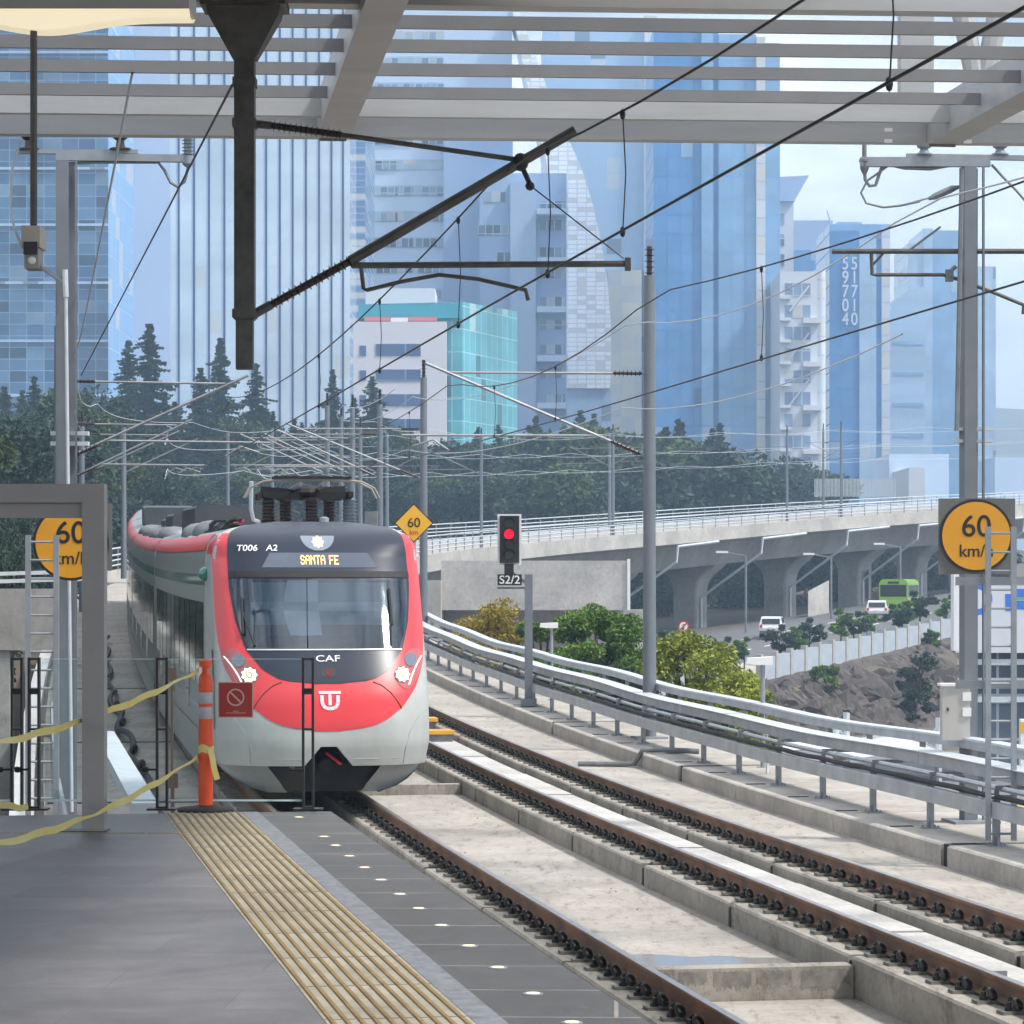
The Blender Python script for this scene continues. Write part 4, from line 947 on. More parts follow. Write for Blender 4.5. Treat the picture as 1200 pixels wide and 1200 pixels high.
# ================================================================== TRAIN
M['tred'] = mat('train_red', (.66,.04,.05), .38, coat=.08)
M['twhite'] = mat('train_pale_grey', (.45,.475,.465), .4, coat=.12, col2=(.36,.375,.36), scale=1.6, stretch=(1,1,.6))
M['tsilver'] = mat('train_silver', (.30,.33,.33), .33, .3, var=.08, scale=.8)
M['tdark'] = mat('train_dark_mask', (.020,.027,.046), .34, spec=.35)
M['tgreen'] = mat('train_green', (.03,.11,.085), .3, coat=.4)
M['twin'] = mat('train_side_glass', (.012,.015,.016), .05, spec=.5)
def tinted_glass(name):
    m,nt,b=newmat(name); nt.nodes.remove(b); o=nt.nodes['Material Output']
    t=N(nt,'ShaderNodeBsdfTransparent'); t.inputs['Color'].default_value=(.62,.72,.80,1); gl=N(nt,'ShaderNodeBsdfGlossy'); gl.inputs['Roughness'].default_value=.03; gl.inputs['Color'].default_value=(.8,.9,1,1)
    lw=N(nt,'ShaderNodeFresnel'); lw.inputs['IOR'].default_value=2.1; mx=N(nt,'ShaderNodeMixShader'); nt.links.new(lw.outputs[0],mx.inputs['Fac']); nt.links.new(t.outputs[0],mx.inputs[1]); nt.links.new(gl.outputs[0],mx.inputs[2]); nt.links.new(mx.outputs[0],o.inputs['Surface']); return m
M['twind'] = tinted_glass('train_windscreen')
M['cabdark'] = mat('cab_interior', (.07,.085,.105), .7, var=.3, scale=2)
M['reflpale'] = mat('pale_reflection', (.80,.82,.82), .75, var=.06, scale=4)
M['reflgrey'] = mat('reflection_panel_grey', (.36,.42,.47), .7, var=.12, scale=2)
M['tblack'] = mat('train_underframe', (.008,.008,.009), .7)
M['troof'] = mat('train_roof_grey', (.2,.21,.23), .5, var=.15, scale=1.2)
M['tskirt'] = mat('train_skirt_grey', (.33,.34,.34), .5, var=.15, scale=1.5)
M['ledamber'] = emit('amber_display', (1.0,.42,.12), 2.2)
M['headlamp'] = emit('headlamp', (1.0,.88,.50), .75)
M['drl'] = emit('running_light', (1.0,.96,.92), 1.0)
M['teal'] = mat('teal_dome', (.02,.20,.17), .15, coat=.8)
TN = 39.0                                  # station of the nose tip
def interp(tab, h):
    if h <= tab[0][0]: return tab[0][1]
    for (a,x),(b,y) in zip(tab[:-1],tab[1:]):
        if h <= b:
            u=(h-a)/(b-a); return x+(y-x)*u
    return tab[-1][1]
HW = [(.1,.9),(.3,1.25),(.5,1.37),(.8,1.42),(3.2,1.42),(3.42,1.39),(3.55,1.31),(3.64,1.16),(3.70,.9),(3.745,.4),(3.75,.02)]
DZ = [(.1,.3),(.3,.16),(.5,.06),(.8,0),(1.1,.015),(1.4,.09),(1.6,.19),(1.8,.31),(2.0,.44),(2.5,.77),(3.0,1.12),(3.3,1.38),(3.5,1.6),(3.62,1.85),(3.70,2.2),(3.75,2.6)]
def sm_tab(tab,h,e=.06): return (interp(tab,h-e)+interp(tab,h)+interp(tab,h+e))/3
def dfun(x,h):
    w = max(.05,interp(HW,h)); q = min(1,abs(x)/w)
    return sm_tab(DZ,h) + .80*(1-max(0,1-q**3.2)**.5)*min(1,(3.75-h)/.6+.15)
def TP(s,l,h): return PT(TN+s,l+.06,h)
def FP(x,h,out=0):
    """point on the cab front, out = metres proud of it"""
    e=.01; d=dfun(x,h)
    if out:
        gx=(dfun(x+e,h)-dfun(x-e,h))/(2*e); gh=(dfun(x,h+e)-dfun(x,h-e))/(2*e)
        gx=max(-3,min(3,gx)); k=math.sqrt(1+gx*gx+gh*gh)
        return TP(d-out/k, x+out*gx/k, h+out*gh/k)
    return TP(d,x,h)
def scan(mb, hs, left, right, out=0, n=28, mi=0, ease=True):
    rows=[]
    for h in hs:
        a,b=left(h),right(h)
        rows.append([FP(a+(b-a)*j/n,h,out) for j in range(n+1)])
    mb.grid(rows,mi)
train = thing('train','red and white commuter train with dark windscreen arriving beside the platform','train',PT(TN+2,0,0))
# shell of the cab
g = MB(); hw=lambda h: interp(HW,h)
import itertools
xs=[math.sin(math.pi/2*(-1+2*j/40)) for j in range(41)]
def shell_rows(h0,h1,n): return [h0+(h1-h0)*i/n for i in range(n+1)]
notch=[(.51,.315),(.765,.105)]
g.grid([[FP(q*hw(h)*.9995,h) for q in xs] for h in shell_rows(.765,3.745,60)])
for sgn in (-1,1):
    g.grid([[FP(sgn*(interp(notch,h)+(hw(h)*.9995-interp(notch,h))*math.sin(math.pi/2*j/20)),h) for j in range(21)] for h in shell_rows(.51,.765,8)])
# cab flanks behind the curved front
for sgn in (-1,1):
    g.grid([[TP(dfun(hw(h)*.9995,h)+ (3.4-dfun(hw(h)*.9995,h))*j/6, sgn*hw(h)*.9995,h) for j in range(7)] for h in shell_rows(.51,3.745,40)])
g.build('cab_shell', M['twhite'], train, True)
# red mask
REDW=[(.965,.02),(.98,.32),(1.04,.62),(1.13,.80),(1.28,1.0),(1.52,1.19),(1.80,1.32),(2.1,1.375),(2.4,1.40),(3.3,1.405),(3.45,1.37),(3.58,1.25)]
g = MB(); rw=lambda h: min(sm_tab(REDW,h,.02),hw(h)*.998)
scan(g, shell_rows(.966,3.575,70), lambda h:-rw(h), rw, .006, 44); g.build('red_mask', M['tred'], train, True)
for sgn in (-1,1):
    g=MB(); g.grid([[TP(dfun(hw(h)*.9995,h)+.0+ (1.0)*j/4, sgn*(hw(h)+.005),h) for j in range(5)] for h in shell_rows(3.30,3.56,6)])
    g.build('red_cantrail', M['tred'], train, True)
DKW=[(1.575,.02),(1.585,.35),(1.62,.60),(1.75,.83),(2.02,1.04),(2.40,1.157),(2.85,1.215),(3.3,1.215),(3.5,1.20),(3.6,1.15),(3.66,1.02),(3.70,.85),(3.74,.4)]
g = MB(); dk=lambda h: min(sm_tab(DKW,h,.02),hw(h)*.97)
scan(g, shell_rows(1.576,3.735,66), lambda h:-dk(h), dk, .012, 40); g.build('dark_mask', M['tdark'], train, True)
GLW=[(2.03,1.0),(2.25,1.085),(2.67,1.155),(2.95,1.165)]
g = MB(); gw=lambda h: interp(GLW,h)
scan(g, shell_rows(2.03,2.95,24), lambda h:-gw(h), gw, .020, 30); g.build('windscreen', M['twind'], train, True)
g = MB(); scan(g, shell_rows(2.04,2.94,10), lambda h:-interp(GLW,h)+.03, lambda h:interp(GLW,h)-.03, .0135, 24); g.build('cab_interior', M['cabdark'], train, True)
g = MB(); scan(g, shell_rows(2.34,2.90,8), lambda h:-.92, lambda h:.88, .0145, 20); g.build('reflection_panel', M['reflgrey'], train, True)  # grey sheet painted in place of the windscreen's bright reflection
g = MB(); scan(g, shell_rows(2.13,2.93,14), lambda h:-.42-.10*math.sin((h-2.1)*3.4), lambda h:-.02-.04*math.sin((h-2.1)*3.0), .0155, 10); g.build('reflected_light_patch', M['reflpale'], train, True)  # pale patch: upright bright reflection put into its colour
g = MB(); scan(g, shell_rows(2.52,2.64,3), lambda h:-.95, lambda h:.86, .0160, 20); g.build('reflected_light_band', mat('reflection_band_grey',(.55,.62,.66),.6), train, True)  # pale band: level reflection across the glass put into its colour
g = MB(); scan(g, shell_rows(2.05,2.20,4), lambda h:-.9+ (h-2.05), lambda h:.85-(h-2.05), .0165, 16); g.build('dashboard', M['tblack'], train, True)
g = MB(); scan(g, [2.96,3.0,3.045], lambda h:-1.21, lambda h:1.21, .026, 24); g.build('visor_strip', M['tblack'], train)
g = MB(); scan(g, [2.005,2.022], lambda h:-1.02, lambda h:1.02, .022, 24); g.build('windscreen_sill', M['galvlite'], train)
for x0,x1,h0,h1 in ((-.92,-1.05,2.06,2.5),(.87,.90,2.06,2.62)):
    g = MB(); g.tube([FP(x0+(x1-x0)*i/8,h0+(h1-h0)*i/8,.035) for i in range(9)],.014,6); g.tube([FP(x1+.0,h1-.3,.045),FP(x1,h1+.18,.04)],.02,6); g.build('wiper', M['tblack'], train)
# destination display
g = MB(); scan(g, [3.10,3.2,3.30], lambda h:-.78+ (h-3.1)*.6, lambda h:.78-(h-3.1)*.6, .016, 16); disp=g.build('display_panel', mat('display_glass',(.09,.11,.15),.15), train)
def wrap_text(txt,size,x0,h0,out,m,name,parent,wide=1.0,shear=0):
    t=text_mb(txt,size,.002,wide=wide); t.v=[FP(x0+p.x+shear*p.z, h0+p.z, out+ (.003 if p.y<0 else 0)) for p in t.v]; return t.build(name,m,parent)
def dots(txt,x0,h0,cell,parent):
    font={'S':('01110','10001','10000','01110','00001','10001','01110'),'A':('01110','10001','10001','11111','10001','10001','10001'),'N':('10001','11001','10101','10011','10001','10001','10001'),'T':('11111','00100','00100','00100','00100','00100','00100'),'F':('11111','10000','10000','11110','10000','10000','10000'),'E':('11111','10000','10000','11110','10000','10000','11111'),' ':('000',)*7}
    wtot=sum(len(font[c][0])+1 for c in txt)-1; x=x0-wtot*cell/2; g=MB()
    for c in txt:
        for r,row in enumerate(font[c]):
            for k,b in enumerate(row):
                if b=='1':
                    a=x+k*cell; hh=h0+(3-r)*cell*1.55; e=cell*.97; f=cell*1.5
                    g.poly([FP(a,hh-f/2,.021),FP(a+e,hh-f/2,.021),FP(a+e,hh+f/2,.021),FP(a,hh+f/2,.021)])
        x+=(len(font[c][0])+1)*cell
    return g.build('destination_text',M['ledamber'],parent)
dots('SANTA FE',0,3.20,.0114,disp)
wrap_text('T006   A2',.115,-.82,3.36,.016,M['white'],'car_number',train,1.15,.2)
wrap_text('CAF',.115,.02,1.895,.016,M['galvlite'],'maker_lettering',train,1.55)
# roof headlamp in its half-round recess
g = MB(); rows=[]
scan(g, shell_rows(3.33,3.53,8), lambda h:-.23*math.sqrt(max(0,1-((3.535-h)/.21)**2)), lambda h:.23*math.sqrt(max(0,1-((3.535-h)/.21)**2)), .016, 10); hl=g.build('top_lamp_recess', mat('lamp_recess',(.20,.24,.30),.25), train)
def petals(x,h,r,parent,n=8,out=.03,m=None):
    g=MB()
    for k in range(n):
        a=2*math.pi*k/n; 
        for rr,ri in ((r,r*.34),):
            pts=[]
            for da,q in ((-.26,.38),(-.34,.78),(0,1.0),(.34,.78),(.26,.38)): pts.append(FP(x+rr*q*math.cos(a+da),h+rr*q*math.sin(a+da),out))
            g.poly(pts)
    g.poly([FP(x+r*.26*math.cos(2*math.pi*k/10),h+r*.26*math.sin(2*math.pi*k/10),out+.002) for k in range(10)])
    return g.build('lamp',m or M['headlamp'],parent)
def fdisc(x,h,r,out,m,name,parent,n=20):
    g=MB(); g.poly([FP(x+r*math.cos(2*math.pi*k/n),h+r*math.sin(2*math.pi*k/n),out) for k in range(n)]); return g.build(name,m,parent)
petals(0,3.44,.085,hl,8,.024,emit('top_lamp',(1.0,.70,.38),.85))
# headlight clusters
M['hlglass']=mat('headlight_glass',(.42,.10,.11),.3); M['hllens']=mat('headlight_dark_lens',(.12,.15,.2),.1,coat=1)
for s in (-1,1):
    g=MB(); c=[(1.20,2.03),(1.335,1.95),(1.30,1.78),(1.14,1.55),(1.04,1.50),(.93,1.60),(.95,1.74),(1.06,1.93)]
    pts=[]
    for i in range(len(c)):
        p0,p1,p2,p3=[Vector((q[0],q[1],0)) for q in (c[i-1],c[i],c[(i+1)%8],c[(i+2)%8])]
        for u in (0,.25,.5,.75): pts.append(.5*((2*p1)+(p2-p0)*u+(2*p0-5*p1+4*p2-p3)*u*u+(3*p1-p0-3*p2+p3)*u**3))
    cen=Vector((1.12,1.76,0))
    rings=[[FP(s*(cen.x+(q.x-cen.x)*f),cen.y+(q.y-cen.y)*f,.012) for q in pts] for f in (.02,.35,.7,1.0)]
    g.grid(rings,0,True); hc=g.build('headlight',M['hlglass'],train,True)
    fdisc(s*1.135,1.875,.085,.020,M['hllens'],'dark_lens',hc)
    fdisc(s*1.005,1.685,.108,.018,M['hllens'],'lamp_bowl',hc); petals(s*1.005,1.685,.105,hc,9,.026)
    g=MB(); g.grid([[FP(s*(1.315-.215*i/10-.02*math.sin(i/10*3.14)),1.93-.37*i/10,.02),FP(s*(1.292-.215*i/10-.02*math.sin(i/10*3.14)),1.92-.37*i/10,.02)] for i in range(11)]); g.build('running_light',M['drl'],hc)
    # seam of the bonnet
    g=MB(); g.tube([FP(s*x,h,.008) for x,h in ((.60,1.60),(.72,1.55),(.84,1.45),(.93,1.33),(.975,1.25))],.007,5); g.build('panel_seam',M['tblack'],train)
g=MB()
for h in (.93,):
    pass
for s_ in (-1,1):
    g=MB(); g.tube([FP(s_*x,h,.004) for x,h in ((1.0,.53),(1.03,.75),(1.09,.95),(1.2,1.12),(1.33,1.22))],.005,5); g.build('panel_seam',M['tskirt'],train)
    g=MB(); g.tube([FP(s_*x,h,.004) for x,h in ((.33,.60),(.6,.60),(.9,.61),(1.2,.64))],.004,5); g.build('panel_seam',M['tskirt'],train)
# badge: ring like a U with a T inside
g=MB(); cx,ch=0.02,1.37
def strip(pts,w,out):
    for (a,b) in zip(pts[:-1],pts[1:]):
        dx,dh=b[0]-a[0],b[1]-a[1]; L=math.hypot(dx,dh); nx,nh=-dh/L*w/2,dx/L*w/2
        g.poly([FP(a[0]-nx,a[1]-nh,out),FP(b[0]-nx,b[1]-nh,out),FP(b[0]+nx,b[1]+nh,out),FP(a[0]+nx,a[1]+nh,out)])
strip([(cx-.145,ch+.095),(cx+.145,ch+.095)],.036,.014)
strip([(cx-.105,ch+.06),(cx-.105,ch-.03),(cx-.09,ch-.075),(cx-.055,ch-.105),(cx,ch-.113),(cx+.055,ch-.105),(cx+.09,ch-.075),(cx+.105,ch-.03),(cx+.105,ch+.06)],.046,.0145)
strip([(cx,ch+.07),(cx,ch-.07)],.042,.014)
g.build('badge',mat('badge_pale',(.72,.62,.66),.4),train)
g=MB(); pts=[(-.06,1.78),(.10,1.78),(.12,1.72),(.10,1.66),(-.06,1.66),(-.08,1.72)]; g.poly([FP(x,h,.016) for x,h in pts]); cb=g.build('camera_window',M['black'],train); fdisc(.02,1.72,.045,.02,mat('camera_lens_red',(.12,.01,.015),.15),'camera_lens',cb)
# coupler recess, skirt, underframe
g=MB(); v=[TP(.08+.0,-.31,.50),TP(.08,-.10,.76),TP(.08,.10,.76),TP(.08,.31,.50)]; w=[TP(.9,-.31,.50),TP(.9,-.10,.76),TP(.9,.10,.76),TP(.9,.31,.50)]
g.add(v+w,[(0,1,5,4),(1,2,6,5),(2,3,7,6),(4,5,6,7)]); g.build('coupler_recess',M['tblack'],train)
g=MB(); g.bar(TP(.35,.0,.66),TP(.15,.17,.53),.03,.03); g.build('coupler_lever',M['tred'],train)
g=MB(); g.tube([TP(.9,0,.5),TP(.35,0,.5)],.09,10); g.build('coupler',M['tblack'],train)
SK=[(.12,.72),(.17,.93),(.25,1.12),(.36,1.27),(.51,1.37)]
for s in (-1,1):
    g=MB(); g.grid([[TP(.42+dfun(.0,h)+.75*(abs(x)/1.37)**3,s*x,h) for x in [ .48+.30*(h-.12)/.39+ (interp(SK,h)-(.48+.30*(h-.12)/.39))*j/12 for j in range(13)]] for h in shell_rows(.12,.51,8)]); 
    g.grid([[TP(.42+.1+.75*(interp(SK,h)/1.37)**3+j*.5,s*interp(SK,h),h) for j in range(8)] for h in shell_rows(.12,.51,5)]); g.build('skirt_flank',M['tskirt'],train,True)
g=MB(); g.grid([[TP(.62+.35*(x/1.2)**2,x,h) for x in [ (.50+.34*(h-.14)/.38)*(-1+2*j/16) for j in range(17)]] for h in shell_rows(.14,.52,4)]); g.build('obstacle_deflector',M['tblack'],train)
# cars
random.seed(9)
BODY=[(-1.30,.42),(-1.40,.60),(-1.42,.9),(-1.42,3.2),(-1.39,3.42),(-1.31,3.55),(-1.16,3.64),(-.9,3.70),(-.4,3.745),(0,3.75),(.4,3.745),(.9,3.70),(1.16,3.64),(1.31,3.55),(1.39,3.42),(1.42,3.2),(1.42,.9),(1.40,.60),(1.30,.42)]
cars=[(3.4,22.5),(23.1,44.6),(45.2,66.7),(67.3,88.8)]
for ci,(a,b) in enumerate(cars):
    ts=[TN+s for s in frange(a,b,1.4)]
    g=MB(); sweep(g,[(l+.06,h) for l,h in BODY],ts); g.build('car_body',M['tsilver'],train,True)
    for s in (-1,1):
        def strip2(nm,pr,m,t0=a,t1=b):
            g=MB(); rows=[[TP(q,s*l,h) for l,h in pr] for q in frange(t0,t1,1.4)]; g.grid(rows); return g.build(nm,m,train,True)
        strip2('red_stripe',((1.412,3.36),(1.398,3.42),(1.318,3.555),(1.25,3.60)),M['tred'])
        strip2('green_stripe',((1.425,2.86),(1.425,3.02)),M['tgreen'])
        strip2('lower_stripe',((1.425,1.05),(1.425,1.12)),M['tskirt'])
        strip2('skirt',((1.41,.22),(1.425,.75)),M['tsilver'])
        # windows between door leaves
        q=a+.35; k=0
        while q+1.0<b:
            w=1.25 if k%3==2 else 1.75
            if q+w>b-.2: break
            g=MB(); h0,h1=(.95,2.62) if k%3==2 else (1.42,2.62)
            g.grid([[TP(q+w*j/2,s*1.428,h) for j in range(3)] for h in (h0,h1)]); wd=g.build('door_glass' if k%3==2 else 'window',M['twin'],train)
            g=MB()
            for e in (q-.02,q+w): g.grid([[TP(e+dx,s*1.431,h) for dx in (0,.02)] for h in (h0,h1)])
            g.build('window_frame',M['tblack'],wd); q+=w+.16; k+=1
    if ci<3:
        g=MB(); sweep(g,[(-1.2,.6),(-1.2,3.5),(1.2,3.5),(1.2,.6)],[TN+b-.05,TN+b+.65]); g.build('gangway',M['tblack'],train)
    g=MB(); sweep(g,rect(-1.25,1.25,.2,.62),[TN+q for q in frange(a+.3,b-.3,2)]); g.build('underframe',M['tblack'],train)
for s in (-1,):
    g=MB(); g.ball(TP(2.9,-1.44,3.02),.10,.10,.10,14,10); g.build('side_marker_dome',M['teal'],train,True)
g=MB(); g.grid([[TP(dfun(1.41,h)+.35+.0*j+.25*j,-1.4275,h) for j in range(2)] for h in shell_rows(.95,2.0,5)]); g.build('green_flash',M['tgreen'],train)
# roof gear
def rbox(s0,s1,l0,l1,z0,z1,m,nm):
    g=MB(); sweep(g,[(l0,z0),(l0,z1-.05),(l0+.05,z1),(l1-.05,z1),(l1,z1-.05),(l1,z0)],[TN+s0,TN+(s0+s1)/2,TN+s1]); return g.build(nm,m,train)
M['rbox']=mat('roof_box_grey',(.05,.056,.066),.6,var=.2,scale=2)
rbox(16,21.5,-.85,.85,3.65,4.22,M['rbox'],'air_conditioner'); rbox(26.5,31,-.85,.85,3.65,4.15,M['rbox'],'air_conditioner'); rbox(52,58,-.9,.7,3.65,4.28,M['rbox'],'roof_equipment_box'); rbox(33,36,-.8,.8,3.65,4.05,M['rbox'],'roof_equipment_box')
for s,l,r in ((9.5,-.95,.34),(13.2,-.95,.34),(24.5,-.95,.36),(29,-.98,.38),(36,-.95,.38),(41,-.95,.38)):
    g=MB(); g.lathe(TP(s,l,3.62),[(r,0),(r,.06),(r*.85,.16),(r*.5,.23),(.05,.25)],18); g.build('roof_dome',M['galvdark'],train,True)
for k in range(10):
    s=4.6+k*1.25; rbox(s,s+.7,-1.05,-.75,3.62,3.74+.05*(k%3),M['rbox'] if k%2 else M['tblack'],'cable_box')
g=MB()
for l in (-.9,.2): g.tube([TP(q,l+.04*math.sin(q*2),3.80+.02*math.sin(q*3)) for q in frange(4.0,16,.5)],.035,6)
g.build('roof_cable',M['rubber'],train)
g=MB(); g.tube([TP(q,-.8+.05*math.sin(q*1.3),3.79) for q in frange(4.0,12,.5)],.03,6); g.build('red_roof_cable',M['tred'],train)
# folded pantograph on ribbed insulators
ps=4.3
for l,s in ((-.55,ps),(.05,ps-.3),(.62,ps),(-.2,ps+1.2),(.45,ps+1.2)):
    g=MB(); g.ribs(TP(s,l+.1,3.72),TP(s,l+.1,4.12),.085,.135,8,0,12); g.build('pantograph_insulator',M['insulgrey' if l>.5 else 'insul'],train,True)
g=MB()
for s in (ps-.1,ps+1.2): g.bar(TP(s,-.55,4.16),TP(s,.75,4.16),.09,.09)
for l in (-.5,.72): g.bar(TP(ps-.3,l,4.17),TP(ps+1.4,l,4.17),.07,.08)
g.ball(TP(ps,.1,4.2),.22,.2,.12,10,6); g.bar(TP(ps,-.1,4.2),TP(ps+.1,-.55,4.24),.1,.1); g.bar(TP(ps,.25,4.23),TP(ps+.1,.66,4.25),.1,.1)
g.build('pantograph_frame',M['tblack'],train)
g=MB(); g.tube([TP(ps+1.2,-.15,4.2),TP(ps-.9,-.06,4.30)],.035,8); g.tube([TP(ps+1.2,.3,4.2),TP(ps-.9,.26,4.30)],.035,8); g.build('pantograph_arm',M['galvdark'],train)
g=MB()
for s in (ps-1.0,ps-.62): g.tube([TP(s,-.85,4.10),TP(s,-.78,4.24),TP(s,-.60,4.33),TP(s,-.3,4.36),TP(s,.1,4.36),TP(s,.5,4.36),TP(s,.80,4.33),TP(s,.98,4.24),TP(s,1.05,4.10)],.015,8)
g.build('collector_bow',mat('collector_bow_metal',(.27,.25,.22),.45,.4),train,True)
g=MB()
for s in (ps-1.0,ps-.62): g.bar(TP(s,-.45,4.39),TP(s,.65,4.39),.05,.035)
g.build('contact_strip',M['tblack'],train)
g=MB(); g.tube([TP(ps-.3,-.72,4.35),TP(ps-.25,-.72,3.95),TP(ps-.2,-.68,3.8),TP(ps,-.55,3.76)],.03,6); g.build('pantograph_cable',M['galvlite'],train,True)
g=MB(); 
for l in (1.05,): g.obox(TP(ps,l,3.83),(1,0,0),(0,1,0),(0,0,1),.09,.12,.10)
g.build('roof_horn', M['galvdark'], train); g=MB()
g.lathe(TP(ps-.6,.3,3.74),[(.07,0),(.07,.08),(.03,.10)],10); g.build('antenna',M['galv'],train)

# ================================================================== LEFT OF THE TRAIN
th = thing('trackside_wall','grey concrete parapet wall behind the left ladder','wall',at(35,760,62)); Y=62
g = MB(); g.box(ax(-60,Y),ax(76,Y),Y,Y+.5,az(762,Y),az(690,Y)); g.build('panel', M['wallc'], th)
g = MB(); g.box(ax(-60,Y),ax(11,Y),Y+.05,Y+.4,-4,az(762,Y)-.01); g.build('pier', M['wallc'], th)
g = MB()
for z in (az(683,Y),az(674,Y)): g.bar((ax(-60,Y),Y+.2,z),(ax(110,Y),Y+2,z+.1),.08,.08)
g.build('top_rail', M['galvlite'], th)
th = thing('left_walkway','narrow pale walkway strip curving away behind the left ladder','walkway',PT(30,-4.2,-.2))
g = MB(); sweep(g, rect(-4.08,-3.74,-.55,-.28), frange(38,112,1.5)); g.build('deck', mat('pale_walkway_sheet',(.45,.46,.46),.5,var=.08,scale=2), th)
th = thing('inclined_channel','pale steel channel laid sloping beside the train track','channel',PT(26,-2.6,-.2))
g = MB(); g.bar(at(122,862,34),at(170,948,25.5),.22,.10); g.build('channel', M['galvlite'], th)
th = thing('side_railing','galvanised railing along the left side path beside the train','railing',PT(26,-3.4,-.3))
for z in (.15,.45,.75):
    g = MB(); g.tube([PT(t,-3.45,-.3+z) for t in frange(26,58,2)],.03,6); g.build('rail_bar', M['galv'], th)
for t in frange(26,58,3.2): 
    g = MB(); g.tube([PT(t,-3.45,-.33),PT(t,-3.45,.47)],.03,6); g.build('post', M['galv'], th)
g = MB()
for t in (28.4,34.4,44,58,77): sweep(g, rect(-3.55,-1.15,-.33,-.322), [t,t+.22])
structure('path_joint', g, M['dark'])
g = MB(); g.tube([PT(t,-2.05+.1*math.sin(t*.7),-.18+.06*math.sin(t*.9)) for t in frange(33,100,.8)],.06,6)
for t in (48,52,60,66): 
    p=PT(t,-2.05,-.05); g.ball(p,.07,.25,.10,8,6)
tag(g.build('trackside_cable', M['rubber'], None, True),'black cable with junction lumps lying left of the train','cable')
for px,py,lab in ((201,790,'small brown marker plate on the path left of the train, upper one'),(202,915,'small brown marker plate near the platform end left of the train')):
    Y=27 if py<850 else 24.5; p=at(px,py,Y); g=MB(); g.box(p.x-.045,p.x+.045,Y,Y+.03,p.z-.06,p.z+.06); g.box(p.x-.012,p.x+.012,Y+.032,Y+.05,-.33,p.z-.06)
    tag(g.build('marker_plate', mat('brown_plate',(.20,.12,.09),.6)),lab,'marker')
th = thing('retaining_wall','long grey retaining wall in the cutting left of the train','wall',PT(120,-6,1))
g = MB(); rows=[[PT(t,l,z) for l,z in ((-6.5,-2.5),(-6.5,.1),(-6.9,.1),(-6.9,-2.5))] for t in frange(70,165,3)]; g.grid(rows,0,True); g.build('wall_panel', M['wallc'], th)
th = thing('left_fence','pale tube railing on the retaining wall at the left','railing',PT(80,-6.7,1.3))
for z in (.4,.7,1.0):
    g = MB(); g.tube([PT(t,-6.7,z) for t in frange(70,165,3)],.04,5); g.build('rail_bar', M['galvlite'], th)
for t in frange(70,165,4):
    g = MB(); g.tube([PT(t,-6.7,.1),PT(t,-6.7,1.0)],.04,5); g.build('post', M['galv'], th)

# ================================================================== TREES
def leafmat(name,a,b,rough=.7):
    m,nt,bs=newmat(name); bs.inputs['Roughness'].default_value=rough; bs.inputs['Specular IOR Level'].default_value=.2
    tc=N(nt,'ShaderNodeTexCoord'); n=N(nt,'ShaderNodeTexNoise'); n.inputs['Scale'].default_value=.9; n.inputs['Detail'].default_value=4
    nt.links.new(tc.outputs['Object'],n.inputs['Vector']); gi=N(nt,'ShaderNodeNewGeometry')
    ad=N(nt,'ShaderNodeMath',operation='MULTIPLY_ADD'); ad.inputs[1].default_value=.35; nt.links.new(gi.outputs['Random Per Island'],ad.inputs[0]); 
    sb=N(nt,'ShaderNodeMath',operation='SUBTRACT'); sb.inputs[1].default_value=.17; nt.links.new(n.outputs['Fac'],sb.inputs[0]); nt.links.new(sb.outputs[0],ad.inputs[2])
    r=N(nt,'ShaderNodeValToRGB'); r.color_ramp.elements[0].position=.32; r.color_ramp.elements[1].position=.68; r.color_ramp.elements[0].color=c4(a); r.color_ramp.elements[1].color=c4(b)
    nt.links.new(ad.outputs[0],r.inputs['Fac']); nt.links.new(r.outputs['Color'],bs.inputs['Base Color'])
    tr=N(nt,'ShaderNodeBsdfTranslucent'); nt.links.new(r.outputs['Color'],tr.inputs['Color']); mx=N(nt,'ShaderNodeMixShader'); mx.inputs['Fac'].default_value=.22
    nt.links.new(bs.outputs[0],mx.inputs[1]); nt.links.new(tr.outputs[0],mx.inputs[2]); nt.links.new(mx.outputs[0],nt.nodes['Material Output'].inputs['Surface'])
    return m
M['fir']=leafmat('fir_needles',(.018,.034,.026),(.05,.08,.05))
M['dark_leaf']=leafmat('dark_leaves',(.016,.032,.026),(.062,.095,.065))
M['dark_leaf2']=leafmat('mid_leaves',(.03,.05,.022),(.10,.14,.055))
M['dark_leaf3']=leafmat('bluish_leaves',(.016,.034,.026),(.055,.09,.065))
M['green_leaf']=leafmat('green_leaves',(.05,.10,.018),(.16,.26,.05))
M['lime_leaf']=leafmat('yellow_green_leaves',(.13,.16,.02),(.34,.38,.06))
M['ochre_leaf']=leafmat('ochre_leaves',(.20,.15,.02),(.46,.36,.05))
M['bark']=mat('bark',(.075,.055,.04),.9,var=.3,scale=3,bump=.5)
def leafquad(mb,c,s,rng):
    n=Vector((rng.gauss(0,1),rng.gauss(0,1),rng.gauss(.5,1))); 
    if n.length<.01: n=Vector((0,0,1))
    n.normalize(); a=n.orthogonal().normalized(); b=n.cross(a); th_=rng.random()*6.28; u=a*math.cos(th_)+b*math.sin(th_); v=n.cross(u)
    mb.poly([c-u*s,c-v*s*.45,c+u*s,c+v*s*.45])
